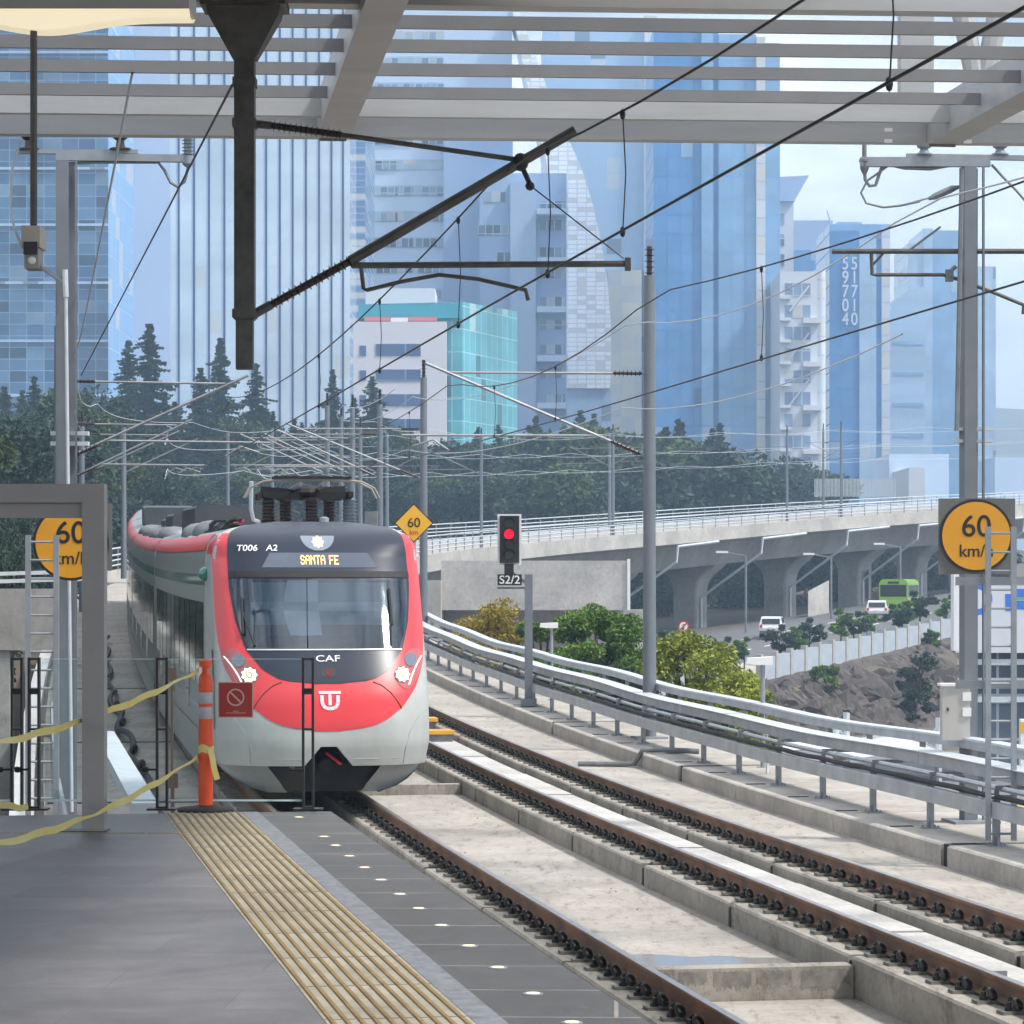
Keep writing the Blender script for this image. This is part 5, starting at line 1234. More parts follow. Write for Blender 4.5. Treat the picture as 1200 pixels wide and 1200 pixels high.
def fir_mesh(h,rad,seed):
    rng=random.Random(seed); tr=MB(); tr.tube([(0,0,-1),(0,0,h*.5),(0,0,h*.98)],[.02*h,.012*h,.002*h],7); cr=MB()
    nb=360
    for j in range(nb):
        q=(j+rng.random())/nb; z=h*(.08+.91*(1-(1-q)**.62*1.0)) if False else h*(.08+.915*q**1.12)
        f=1-(z/h); r=rad*(f**.8)*(.72+.28*math.sin(z*2.6+seed)+.16*math.sin(z*5.1)) + .10
        a=rng.random()*6.28; L=r*rng.uniform(.5,1.2); d=Vector((math.cos(a),math.sin(a),0)); s=Vector((-d.y,d.x,0)); m=max(3,int(L*2.6))
        for i in range(m):
            u=(i+.5)/m; c=Vector((0,0,z))+d*L*u+Vector((0,0,-.30*L*u*u+.16*L*u**3)); w=(.2+.26*(1-u))*L*.36+.08
            cr.poly([c-d*L/m*.7, c+s*w+Vector((0,0,-.3*w-.1*rng.random())), c+d*L/m*.9+Vector((0,0,.02)), c-s*w+Vector((0,0,-.3*w))])
            for q_ in range(3):
                o=c+s*w*rng.uniform(-.9,.9)+d*rng.uniform(-.25,.25); a1=d*rng.uniform(.10,.28)+s*rng.uniform(-.28,.28); dn=Vector((0,0,-rng.uniform(.18,.5)*(.5+f)))
                cr.poly([o-a1, o+a1*.9+Vector((0,0,.06)), o+a1*.7+dn*.6, o+dn, o-a1*.8+dn*.5])
    return tr,cr
def broad_mesh(h,rad,seed,nleaf=3600,leaf=.16,low=.12,clumps=24,lush=False):
    rng=random.Random(seed); tr=MB(); tr.tube([(0,0,-1),(.05*rad,0,h*.3),(0,.05*rad,h*.7)],[.045*h*.6,.032*h*.6,.01*h],8)
    cs=[]
    for i in range(clumps):
        a=rng.random()*6.28; zz=rng.uniform(low,.97); e_=(zz-low)/(1-low); rr=rad*(rng.random()**.4)*((max(.03,1-e_**2.6)**.5) if lush else (math.sin(math.pi*min(1,max(.08,e_*.8+.18)))**.7))
        c=Vector((rr*math.cos(a),rr*math.sin(a),h*zz*.93)); cs.append((c,rad*rng.uniform(.20,.42)*(.85 if lush else 1)))
        b=Vector((0,0,h*min(.6,zz*.6))); tr.tube([b,b.lerp(c,.5)+Vector((0,0,.1)),c],[.012*h,.007*h,.003*h],5)
    cr=MB(); wt=sum(r*r for c,r in cs)
    for c,r in cs:
        for i in range(int(nleaf*r*r/wt)):
            v=Vector((rng.gauss(0,1),rng.gauss(0,1),rng.gauss(0,1))).normalized()*r*(rng.random()**.4); v.z*=.75
            leafquad(cr,c+v,leaf*rng.uniform(.6,1.25),rng)
    return tr,cr
def tree(name,label,cat,tr,cr,lm,loc,group,rz=0,sc_=1):
    th=thing(name,label,cat,(0,0,0),0,group); tr.build('trunk',M['bark'],th); cr.build('crown',lm,th); th.location=loc; th.rotation_euler=(0,0,rz); th.scale=(sc_,)*3; return th
random.seed(21)
# firs behind the line on the left
rr_=random.Random(4)
fp=[fir_mesh(20,7.6,11),fir_mesh(20,8.4,12),fir_mesh(20,6.6,13)]
protos=[None]*3
firs=[(175,378,330,'tallest fir, left of the dark drop tube'),(150,398,338,'fir leaning on the left side of the tallest fir'),(258,395,335,'fir just left of the dark drop tube'),(235,430,322,'lower fir between the two tall firs'),(300,425,340,'fir right behind the end of the drop tube'),(390,432,345,'slim fir before the ribbed tower right of the lined facade'),(436,440,350,'thin fir in front of the white office windows'),(40,440,300,'broad fir at the left edge behind the masts'),(100,455,310,'fir right of the thick left mast'),(5,452,290,'fir cut by the left edge of the photo'),(345,490,320,'low fir behind the two slim masts'),(205,470,310,'short fir in front of the tallest fir'),(470,500,330,'small fir at the corner of the white office'),(560,500,350,'small fir below the teal glass office'),(628,487,365,'small pointed fir below the concrete tower'),(680,480,370,'left one of two pointed firs under the sail-shaped tower'),(696,484,372,'right one of two pointed firs under the sail-shaped tower'),(795,490,350,'fir at the foot of the blue glass tower')]
extra=[(p_+rr_.uniform(-9,9),rr_.uniform(452,520) if p_<440 else rr_.uniform(488,528),rr_.uniform(325,360),'medium fir standing in the row of dark trees behind the line') for p_ in list(range(10,440,22))+list(range(540,860,26))]
for k,(px,py,Y,lab) in enumerate(firs+extra):
    x=ax(px,Y); zb=min(ground_z(x,Y),az(600,Y)+2); h=az(py,Y)-zb; v=k%3
    if protos[v] is None: protos[v]=tree('fir_tree',lab,'tree',fp[v][0],fp[v][1],M['fir'],(x,Y,zb),'tall firs behind the line',random.random()*6,1); o=protos[v]
    else: o=dup(protos[v],(x,Y,zb),random.random()*6,lab)
    if k>=len(firs): o['group']='medium firs in the row of trees'
    o.scale=(h/20*random.uniform(.85,1.05),h/20*random.uniform(.85,1.05),h/20)
# dark bushy trees along the far side of the line
bp=[broad_mesh(9,4.4,31,5200,.27,.05,30),broad_mesh(9,4.0,32,5200,.26,.05,28),broad_mesh(9,4.8,33,5600,.27,.05,32)]; protos=[None]*3
k=0
def dark_tree(px,top,Y):
    global k
    x=ax(px,Y); zb=min(ground_z(x,Y),az(604,Y)); h=az(top,Y)-zb; v=k%3
    lab='dark bushy tree in the thicket behind the line'
    if protos[v] is None: protos[v]=tree('dark_tree',lab,'tree',bp[v][0],bp[v][1],M[('dark_leaf','dark_leaf2','dark_leaf3')[v]],(x,Y,zb),'dark trees of the thicket behind the line',random.random()*6); o=protos[v]
    else: o=dup(protos[v],(x,Y,zb),random.random()*6)
    s=h/9; o.scale=(max(s,.9)*random.uniform(.95,1.25),max(s,.9)*random.uniform(.95,1.2),s); k+=1
px=-30
while px<860:
    top = 505 if px<430 else (515 if px<640 else (512 if px<720 else 520))
    dark_tree(px,top+random.uniform(-16,22),random.uniform(318,352)); px+=random.uniform(15,24)
px=-20
while px<700: dark_tree(px,552+random.uniform(-14,14),random.uniform(296,312)); px+=random.uniform(20,30)
for px,tp in ((842,528),(878,548),(905,545),(926,536),(944,548),(966,552)): dark_tree(px,tp,420)
px=-40
protos_small=protos; bp=[broad_mesh(16,5.2,34,11000,.24,.12,46),broad_mesh(16,4.6,35,11000,.24,.15,42),broad_mesh(16,5.6,36,11000,.25,.12,46)]; protos=[None]*3
def big_tree(x,Y,top,zb=None,grp='tall dark trees left of the line, some added for window reflections',lab='tall dark leafy tree left of the line'):
    global k
    zb=ground_z(x,Y) if zb is None else zb; v=k%3; h=top-zb
    if protos[v] is None: protos[v]=tree('tall_tree',lab,'tree',bp[v][0],bp[v][1],M[('dark_leaf','dark_leaf2','dark_leaf3')[v]],(x,Y,zb),grp,random.random()*6); o=protos[v]
    else: o=dup(protos[v],(x,Y,zb),random.random()*6)
    s=h/16; o.scale=(s*random.uniform(.9,1.1),s*random.uniform(.9,1.1),s); k+=1
while px<140: Y=random.uniform(215,250); big_tree(ax(px,Y),Y,az(468+random.uniform(-25,45),Y)); px+=random.uniform(24,34)
for px,Y,t_ in ((-22,120,500),(8,150,480),(34,165,500),(98,190,520),(64,200,510)): big_tree(ax(px,Y),Y,az(t_,Y))
for i in range(20):
    q=PT(58+i*6.5,-10-random.uniform(0,4),0); big_tree(q.x,q.y,random.uniform(8,12)+q.z*.6,ground_z(q.x,q.y)-2.5)  # row of trees added for the train windows to reflect
for i in range(46):
    t=46+i*2.9; q=PT(t,-8.6-random.uniform(0,1.4),0); o=dup(bpy.data.objects['dark_tree'],(q.x,q.y,min(ground_z(q.x,q.y),q.z)-.6),i*1.3,'dark bush added left of the train to darken its windows'); o['group']='bushes added left of the train for its window reflections'; w_=random.uniform(.42,.62); o.scale=(w_,w_,w_*random.uniform(.9,1.2))  # bushes added so the train windows reflect dark greenery
for i in range(26):
    t=68+i*3.1; q=PT(t,-5.9-random.uniform(0,.5),0); o=dup(bpy.data.objects['dark_tree'],(q.x,q.y,q.z-1.0),i*1.7,'dark bush added left of the train to darken its windows'); o['group']='bushes added left of the train for its window reflections'; w_=random.uniform(.26,.34); o.scale=(w_,w_,random.uniform(.40,.55))  # closer row of added bushes, catching the window reflections
for i in range(9): big_tree(-13-random.uniform(2,9)-i*1.3,44+i*10+random.uniform(-3,3),random.uniform(7,11))  # unseen trees added to darken reflections in the train side
# leafy shrubs and trees beside the walkway
def leafy(px0,px1,top,Y,lm,seed,label,n=6500,leaf=.15,low=.1):
    x=ax((px0+px1)/2,Y); zb=-6.2; h=az(top,Y)-zb; rad=(px1-px0)/2*Y/F*1.42; h*=1.10; leaf*=.56; n=int(n*3.0)
    tr,cr=broad_mesh(h,rad,seed,n,leaf,low,44,True); tree('leafy_tree',label,'tree',tr,cr,lm,(x,Y,zb),'leafy trees below the walkway')
leafy(528,622,712,92,M['ochre_leaf'],41,'ochre yellow tree just right of the train',5200,.12,.4)
leafy(600,672,728,88,M['green_leaf'],42,'green tree behind the signal pole',6000,.13,.35)
leafy(655,760,716,84,M['green_leaf'],43,'rounded bright green tree left of the tall slim mast',10000,.13,.35)
leafy(615,705,775,80,M['green_leaf'],46,'low green bush below the signal at the railing',6500,.13,.4)
leafy(745,872,744,80,M['lime_leaf'],44,'yellow green tree right of the tall slim mast',9500,.13,.35)
leafy(690,790,790,76,M['dark_leaf'],47,'dark bush behind the railing under the rounded green tree',6000,.13,.4)
leafy(850,905,800,100,M['lime_leaf'],45,'small olive bush beside the low walkway lamp',3000,.13,.4)
# scrub on the slope
for i,(u,v,hh,rr,lab) in enumerate(((.40,.35,4.2,1.5,'tall dark green bush climbing the bare slope'),(.47,.25,2.2,.9,'small bush right of the tall bush on the slope'),(.62,.2,3.0,1.1,'bush beside the control cabinet on the slope'),(.56,.93,1.2,.6,'tiny bush on the crest of the bare slope'),(.43,.12,1.6,.9,'low tuft at the foot of the slope'),(.33,.75,1.4,1.0,'tuft at the upper left of the slope'),(.52,.55,.9,.6,'tuft halfway up the middle of the slope'),(.36,.15,2.0,1.2,'wide low bush at the left foot of the slope'))):
    c=slope_pt(u,v); tr,cr=broad_mesh(hh,rr,60+i,1800,.15,.05,18,True); tree('slope_bush',lab,'bush',tr,cr,M['dark_leaf'] if i not in (3,5) else M['green_leaf'],c,'bushes on the bare slope')
# street trees in planters
sp=[broad_mesh(3.4,1.25,71,1500,.16,.42,12),broad_mesh(3.4,1.35,72,1500,.16,.42,12)]; protos=[None]*2
for k in range(17):
    u=-.12+k*.088; p=av(u,3.0+.5*math.sin(k*2.1),.18); v=k%2; lab='small round street tree beside the avenue balustrade'
    if protos[v] is None: protos[v]=tree('street_tree',lab,'tree',sp[v][0],sp[v][1],M['dark_leaf'] if v else M['green_leaf'],p,'small street trees along the avenue'); protos[v].children[1].data.materials[0]=M['dark_leaf']
    else:
        o=dup(protos[v],p,random.random()*6); s=random.uniform(.62,.95); o.scale=(s,s,s)
# pale balustrade of panels along the avenue
M['planter']=mat('blue_grey_panel',(.36,.41,.47),.7,var=.1,scale=1.5)
pan=None; arz=math.atan2(-AVD.x,AVD.y)
for k in range(30):
    u=-.2+k*.058
    if 4<=k<=5: continue
    p=av(u,.95,.1); lab='blue grey concrete panel of the avenue balustrade'
    if pan is None:
        pan=thing('balustrade_panel',lab,'balustrade',(0,0,0),0,'panels of the avenue balustrade')
        g=MB(); g.box(-.10,.10,.22,2.88,-.15,1.35); g.build('panel',M['planter'],pan); g=MB(); g.box(-.17,.17,-.21,.21,-.15,1.5); g.build('post',M['fascia'],pan); pan.location=p; pan.rotation_euler=(0,0,arz)
    else: dup(pan,p,arz)
# white boundary walls under the viaduct
for (px0,px1,yt0,yt1,yb,Y,lab) in ((947,980,693,680,716,262,'white boundary wall between two viaduct piers'),(1018,1030,668,662,690,285,'narrow white wall beside the third pier'),(1081,1092,655,655,682,300,'narrow white wall beside the rightmost pier')):
    g=MB(); g.prism([(ax(px0,Y),Y),(ax(px1,Y),Y+6),(ax(px1,Y),Y+6.4),(ax(px0,Y),Y+.4)],az(yb,Y)-1,0,0,None,None,[az(yt0,Y),az(yt1,Y),az(yt1,Y),az(yt0,Y)]); tag(g.build('boundary_wall',M['fascia']),lab,'wall')
# dark bushes added for the shading under the viaduct
random.seed(77)
for i in range(46):
    t=196+i*3.3; q=PT(t,-9-random.uniform(0,5)-(4 if i%3==0 else 0),0); z=ground_z(q.x,q.y); o=dup(bpy.data.objects['dark_tree'],(q.x,q.y,z),i*.7,'dark bush added on the bank behind the viaduct piers'); o['group']='dark bushes added on the bank behind the viaduct'; w_=random.uniform(.5,.85); o.scale=(w_*1.2,w_*1.2,max(.45,(PT(t,0).z-1.5-z)/9))
# lamp posts on the avenue
for px,Y,top,lab in ((874,226,650,'thin street light before the leftmost viaduct piers'),(974,240,652,'thin street light between the middle viaduct piers'),(1055,255,640,'thin street light above the green bus')):
    x=ax(px,Y); zt=az(top,Y); zb=az(745,Y)-1; th=thing('street_light',lab,'street light',(x,Y,zb),0,'street lights of the avenue')
    g=MB(); g.tube([(x,Y,zb),(x,Y,zt)],.09,6); g.tube([(x,Y,zt-.1),(x-1.4,Y,zt+.15)],.05,5); g.build('pole',M['galvdark'],th); g=MB(); g.obox((x-1.8,Y,zt+.2),(1,0,0),(0,1,0),(0,0,1),.45,.2,.08); g.build('lamp_head',M['white'],th)
# no-parking style sign
Y=180; c=at(801,734,Y); th=thing('round_road_sign','small round red ringed road sign by the avenue wall','sign',c); r=.33
g=MB(); disc(g,(c.x,c.z),r,Y,Y-.03,24); g.build('red_ring',M['redprint'],th); g=MB(); disc(g,(c.x,c.z),r*.75,Y-.031,Y-.04,24); g.build('white_face',M['white'],th)
g=move(text_mb('E',r*1.0),Matrix.Translation((c.x,Y-.044,c.z))); g.build('lettering',M['black'],th)
g=MB(); g.obox((c.x,Y-.05,c.z),(1,0,1),(0,1,0),(-1,0,1),r*.74,.004,.045); g.build('slash',M['redprint'],th); g=MB(); g.tube([(c.x,Y+.05,c.z-3.4),(c.x,Y+.05,c.z+.3)],.04,6); g.build('post',M['galv'],th)
g=MB(); zt=az(742,178)
th=thing('slat_fence','low white picket fence by the round road sign','fence',at(800,760,178)); Y=178
for i in range(13):
    px=776+i*4.3; g=MB(); g.box(ax(px,Y)-.06,ax(px,Y)+.06,Y,Y+.08,az(768,Y),az(748+ (3 if i<7 else -1),Y)); g.build('picket',M['white'],th)
g=MB(); g.box(ax(774,Y),ax(830,Y),Y+.09,Y+.14,az(756,Y),az(753,Y)); g.build('rail_bar',M['white'],th)

# ================================================================== VEHICLES
def suv(loc,rz,label,paint):
    th=thing('parked_car',label,'car',(0,0,0),0,'cars on the avenue'); W=.93
    g=MB(); side=[(-2.25,.35),(-2.3,.75),(-2.22,1.0),(-2.05,1.55),(-1.75,1.68),(.55,1.66),(1.15,1.08),(2.05,.95),(2.28,.75),(2.25,.35)]
    v=[(s*(W if z<1.05 else W-.16*(z-1.0)/.6),y,z) for s in (-1,1) for y,z in side]; n=len(side); g.add(v,[tuple(range(n)),tuple(range(2*n-1,n-1,-1))]+[(i,i+n,(i+1)%n+n,(i+1)%n) for i in range(n)]); g.build('body',paint,th)
    gl=mat('car_glass',(.02,.025,.03),.08) if 'car_glass' not in bpy.data.materials else bpy.data.materials['car_glass']
    g=MB(); g.obox((0,-2.155,1.30),(1,0,0),(0,.3,1),(0,1,-.3),.70,.22,.015); g.build('rear_window',gl,th)
    for s in (-1,1):
        g=MB(); g.poly([(s*(W-.035),-1.8,1.12),(s*(W-.035),.85,1.12),(s*(W-.13),.45,1.56),(s*(W-.13),-1.75,1.56)]); g.build('side_window',gl,th)
        g=MB(); g.obox((s*.78,-2.29,.92),(1,0,0),(0,1,0),(0,0,1),.10,.03,.12); g.build('tail_light',M['redprint'],th)
        for y in (-1.4,1.4): g=MB(); g.lathe((s*.85,y,.35),[(.34,-.1),(.36,-.06),(.36,.06),(.34,.1),(.2,.11)],16,0,'x'); g.build('wheel',M['rubber'],th)
    g=MB(); g.box(-.26,.26,-2.325,-2.30,.72,.84); g.build('number_plate',M['white'],th); g=MB(); g.box(-.9,.9,-2.36,-2.24,.36,.55); g.build('bumper',M['signback'],th)
    th.location=loc; th.rotation_euler=(0,0,rz); th.scale=(.9,.9,.9); return th
M['carwhite']=mat('car_white',(.75,.76,.78),.25,coat=.6)
rzr=math.atan2(-AVD.x,AVD.y)
for u,off,lab,m in ((.76,10.5,'white car on the avenue before the second pier',M['carwhite']),(1.22,9.6,'white car right behind the green bus',M['carwhite'])):
    suv(av(u,off,.04),-R(9),lab,m)
# green bus
th=thing('green_bus','lime green city bus on the avenue under the viaduct','bus',(0,0,0)); M['busgreen']=mat('bus_green',(.22,.45,.03),.35,coat=.4)
g=MB(); v=[]; W,L,Hh=1.27,10.5,3.1
prof=[(-W,.35),(-W,2.7),(-W+.12,2.95),(-W+.35,Hh),(W-.35,Hh),(W-.12,2.95),(W,2.7),(W,.35)]; g.grid([[ (x,y,z) for x,z in prof] for y in (0,L)],0,True); g.poly([(x,0,z) for x,z in prof]); g.poly([(x,L,z) for x,z in prof][::-1]); g.build('body',M['busgreen'],th)
g=MB(); g.poly([(-W+.4,-.0,3.104),(W-.4,0,3.104),(W-.4,L,3.104),(-W+.4,L,3.104)]); g.build('roof_panel',M['white'],th)
gl=bpy.data.materials['car_glass']; g=MB(); g.box(-W+.12,W-.12,-.02,-.004,1.55,2.6); g.build('rear_window',gl,th)
for s in (-1,1):
    for k in range(6): g=MB(); y0=.5+k*1.6; g.box(min(s*(W+.004),s*(W+.015)),max(s*(W+.004),s*(W+.015)),y0,y0+1.45,1.5,2.55); g.build('window',gl,th)
    for y in (2.2,8.2): g=MB(); g.lathe((s*(W-.12),y,.5),[(.45,-.12),(.48,0),(.45,.14)],16,0,'x'); g.build('wheel',M['rubber'],th)
    g=MB(); g.box(s*1.0-.12,s*1.0+.12,-.03,-.004,.9,1.15); g.build('tail_light',M['redprint'],th)
g=MB(); g.box(-.5,.5,-.026,-.004,2.68,2.9); g.build('route_display',M['black'],th)
th.location=av(1.36,10.4,.04); th.rotation_euler=(0,0,-R(13)); th.scale=(.92,.92,.92)

# ================================================================== THINGS BELOW ON THE RIGHT
# service yard
M['yard']=mat('yard_asphalt',(.16,.165,.18),.9,var=.15,scale=.3)
g=MB(); zz=-5.6; g.poly([(9.5,60,zz),(70,60,zz),(70,152,zz),(9.5,152,zz)]); structure('yard',g,M['yard'])
for k,(x0,w,lab) in enumerate(((20.5,.12,1),(23.3,.12,1),(26.1,.12,1),(28.9,.12,1))): 
    g=MB(); g.box(x0,x0+w,100,106,zz+.004,zz+.008); structure('bay_marking',g,M['white'])
for i,(px,py,w,lab) in enumerate(((938,862,72,'white tensile shade canopy at the left of the yard'),(1040,868,80,'white tensile shade canopy in the middle of the yard'))):
    Y=128; c=at(px,py+6,Y); th=thing('shade_canopy',lab,'canopy',c,0,'white shade canopies in the yard'); hw_=w*Y/F/2
    g=MB(); rows=[]
    for a in range(13):
        u=-1+2*a/12; rows.append([c+Vector((u*hw_*1.6,v*3.2,.45*(1-abs(u))*(1-v*v)-.3*abs(u)**2+.2*v)) for v in [-1+2*b/8 for b in range(9)]])
    g.grid(rows); g.build('membrane',mat('membrane_white',(.55,.56,.58),.6),th,True)
    for dx in (-1,1): g=MB(); q=c+Vector((dx*hw_*1.5,0,0)); g.tube([(q.x,q.y,-5.6),(q.x,q.y,q.z+1.2)],.14,8); g.tube([(q.x,q.y,q.z+.9),(q.x-dx*.9,q.y,q.z-.4)],.06,6); g.build('mast_pole',M['galvlite'],th)
M['yel']=mat('barrier_yellow',(.75,.42,.03),.5)
Y=92
for px0,px1,y0,y1,lab in ((1049,1060,931,947,'small yellow barrier block left of the railing post in the yard'),(1066,1086,933,945,'wider yellow barrier block in the yard')):
    g=MB(); a,b=at(px0,y1,Y),at(px1,y0,Y); g.prism([(a.x,Y),(b.x,Y),(b.x,Y+.6),(a.x,Y+.6)],-5.6,b.z); g.box(a.x-.05,b.x+.05,Y-.05,Y+.65,b.z,b.z+.08); tag(g.build('yellow_barrier',M['yel']),lab,'barrier','yellow barriers in the yard')
g=MB(); a=at(1168,990,88); g.box(a.x,a.x+2.6,88,92,-5.6,az(958,88)); g.box(a.x-.1,a.x+2.7,87.9,92.1,az(958,88),az(956,88)); tag(g.build('yellow_hut',mat('ochre_wall',(.45,.36,.10),.7,var=.1,scale=1)),'low ochre hut below the railing at the right edge','hut')
# white building with blue emblem behind the right mast
M['blueprint']=mat('blue_print',(.04,.16,.62),.5); M['greenprint']=mat('green_print',(.10,.45,.15),.5); M['shopglass']=facade('shop_glass',(.05,.07,.10),(.12,.15,.19),(.35,.38,.42),1.6,1.9,.06,.1)
Y=128; th=thing('roadside_building','white sign-fronted building with glass ground floor behind the right mast','building',at(1160,880,Y))
g=MB(); g.prism([(ax(1120,Y),Y),(ax(1300,Y),Y),(ax(1300,Y),Y+12),(ax(1123,Y+12),Y+12)],az(765,Y),az(676,Y)); g.build('sign_wall',mat('sign_wall_white',(.60,.62,.66),.6,var=.06,scale=.5),th)
g=MB(); g.box(ax(1113,Y),ax(1122,Y),Y-1.2,Y-.3,az(762,Y),az(672,Y)); g.build('edge_panel',M['white'],th)
g=MB(); g.prism([(ax(1128,Y),Y+.6),(ax(1300,Y),Y+.6),(ax(1300,Y),Y+11),(ax(1132,Y+11),Y+11)],-5.6,az(765,Y)-.02); g.build('glass_front',M['shopglass'],th)
g=MB()
n=30; 
def arcs(cx,cy,r0,r1,a0,a1,y):
    g.grid([[Vector((ax(cx+r*math.cos(a0+(a1-a0)*j/n),Y),y,az(cy-r*math.sin(a0+(a1-a0)*j/n),Y))) for j in range(n+1)] for r in (r0,r1)])
arcs(1144,702,12,19,-.2,3.3,Y-.01); arcs(1144,702,12,19,3.4,6.0,Y-.01); g.build('blue_emblem',M['blueprint'],th)
g=MB()
for x0,x1,y0,y1 in ((1178,1186,696,716),(1188,1225,690,700),(1190,1225,704,714)): g.box(ax(x0,Y),ax(x1,Y),Y-.012,Y-.002,az(y1,Y),az(y0,Y))
g.build('blue_lettering',M['blueprint'],th)
g=MB(); g.box(ax(1190,Y),ax(1225,Y),Y-.016,Y-.004,az(703,Y),az(700.5,Y)); g.build('green_line',M['greenprint'],th)
for k in range(3): g=MB(); z=az(776+k*22,Y); g.box(ax(1124,Y),ax(1300,Y),Y+.3,Y+.5,z-.12,z+.12); g.build('floor_band',M['galvlite'],th)
g=MB(); Y=95; g.box(ax(1196,Y),ax(1207,Y),Y,Y+.3,az(900,Y),az(843,Y)); g.box(ax(1195,Y),ax(1208,Y),Y-.02,Y-.005,az(858,Y),az(846,Y),1); tag(g.build('totem_sign',[M['white'],M['yel']]),'white and orange totem sign at the right edge beyond the ladder','sign')

# ================================================================== CITY
ZB = 2.0
def B(px0,px1,Y,dep,skewY=0):
    return [(ax(px0,Y),Y),(ax(px1,Y+skewY),Y+skewY),(ax(px1,Y+skewY)+.0,Y+skewY+dep),(ax(px0,Y),Y+dep)]
def bld(name,label,px,Y,cat='building'): return thing(name,label,cat,(ax(px,Y),Y,ZB),0,None)
def band(th,px0,px1,y0,y1,Y,m,nm='window_band',d=.25,dy=-.03):
    g=MB(); a,b=ax(px0,Y),ax(px1,Y); g.prism([(a,Y+dy),(b,Y+dy),(b,Y+dy+d),(a,Y+dy+d)],az(y1,Y),az(y0,Y)); return g.build(nm,m,th)
M['f_blue1']=facade('tower_blue_grid',(.03,.105,.25),(.12,.25,.43),(.22,.36,.52),2.6,1.75,.07,.08,(.20,.30,.42),.16,.10,noise=.45,wob=.02)
M['f_blue1s']=facade('tower_blue_side',(.20,.42,.72),(.24,.46,.75),(.30,.50,.78),4,3.5,.05,.12)
M['lav']=mat('lavender_panel',(.50,.60,.76),.5,var=.04,scale=.05)
M['f_line']=facade('lined_glass',(.60,.72,.83),(.66,.78,.88),(.48,.60,.73),2.3,3.6,.05,.04,(.66,.68,.66),.0,.05,noise=.22,wob=.03,spec=.8)
M['navyfin']=mat('navy_fin',(.03,.07,.20),.4)
M['f_rib']=facade('ribbed_blue',(.10,.19,.38),(.13,.23,.42),(.22,.32,.50),12,1.1,.12,.3)
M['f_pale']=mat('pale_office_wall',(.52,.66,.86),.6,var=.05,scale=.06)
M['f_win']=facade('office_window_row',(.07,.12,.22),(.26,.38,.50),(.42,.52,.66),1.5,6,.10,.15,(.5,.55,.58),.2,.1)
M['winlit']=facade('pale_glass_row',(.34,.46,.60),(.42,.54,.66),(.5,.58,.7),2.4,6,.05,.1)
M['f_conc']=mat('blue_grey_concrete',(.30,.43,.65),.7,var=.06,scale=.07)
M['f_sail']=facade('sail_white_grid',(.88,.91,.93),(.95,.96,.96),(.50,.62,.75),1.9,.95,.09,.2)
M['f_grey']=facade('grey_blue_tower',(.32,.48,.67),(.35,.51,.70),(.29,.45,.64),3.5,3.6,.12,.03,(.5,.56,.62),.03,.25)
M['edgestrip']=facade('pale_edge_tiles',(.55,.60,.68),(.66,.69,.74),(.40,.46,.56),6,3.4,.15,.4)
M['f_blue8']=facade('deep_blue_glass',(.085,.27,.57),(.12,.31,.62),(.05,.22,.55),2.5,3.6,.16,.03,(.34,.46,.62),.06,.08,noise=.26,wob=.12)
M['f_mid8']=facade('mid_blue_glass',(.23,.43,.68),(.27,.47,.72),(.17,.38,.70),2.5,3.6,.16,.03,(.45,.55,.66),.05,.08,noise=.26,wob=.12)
M['f_lite']=facade('cloud_reflection_glass',(.42,.58,.78),(.46,.62,.82),(.34,.53,.79),2.5,3.6,.16,.03,(.6,.65,.7),.05,.1,noise=.26,wob=.12)
M['f_teal']=facade('teal_glass',(.06,.33,.42),(.12,.44,.52),(.30,.58,.62),2.1,3.1,.07,.06,(.5,.66,.66),.12,.06,noise=.4,wob=.04)
M['f_tealtop']=mat('teal_band',(.03,.30,.40),.3)
M['offwhite']=mat('office_white_panel',(.62,.62,.68),.6,var=.04,scale=.1)
M['navywin']=facade('navy_window',(.035,.08,.20),(.06,.12,.26),(.16,.24,.36),4,5,.12,.1)
M['redband']=mat('red_band',(.5,.16,.15),.5)
M['digits']=mat('pale_digits',(.62,.68,.76),.5)
M['apt']=mat('white_apartment',(.58,.62,.68),.6,var=.06,scale=.1)
M['aptwin']=facade('apartment_window',(.14,.22,.36),(.24,.33,.46),(.45,.50,.58),1.6,5,.1,.1)
H0=ZB-12
# 1 left tower
th=bld('glass_tower','blue gridded glass tower at the left edge of the skyline',60,450); Y=450
g=MB(); fp_=[(ax(-90,Y),Y),(ax(127,Y),Y),(ax(142,Y+14),Y+14),(ax(142,Y+14),Y+40),(ax(-90,Y),Y+40)]; g.prism(fp_,H0,135,0,None,[0,1,1,0,0]); g.build('curtain_wall',[M['f_blue1'],M['f_blue1s']],th)
for py in (60,128,196,262,330,398,462):
    band(th,-90,127,py,py+3,Y,M['f_lite'],'floor_band',.4,-.25)
# 2 lined tower
th=bld('lined_tower','pale glass tower with thin dark vertical lines left of centre',280,480); Y=480
g=MB(); g.prism(B(142,410,Y,40),H0,140); g.build('curtain_wall',M['f_line'],th)
g=MB(); g.prism(B(142,200,Y-.6,.55),H0,139); g.build('blank_wall',M['lav'],th)
for px in (209.5,227.5,245,263,296,312,328,343,358.5,374,388.5,402): 
    g=MB(); x=ax(px,Y); g.box(x-.16,x+.16,Y-.10,Y-.02,H0,139); g.build('fin',M['navyfin'],th)
for py in (91+140,120+163,142+173,215+142): band(th,142,155,py,py+1.2,Y-.62,M['navyfin'],'panel_joint',.2,-.02)
# 3 ribbed slab
th=bld('ribbed_tower','narrow dark ribbed tower beside the lined glass tower',418,500); Y=500
g=MB(); g.prism(B(405,428,Y,35),H0,145); g.build('ribbed_wall',M['f_rib'],th)
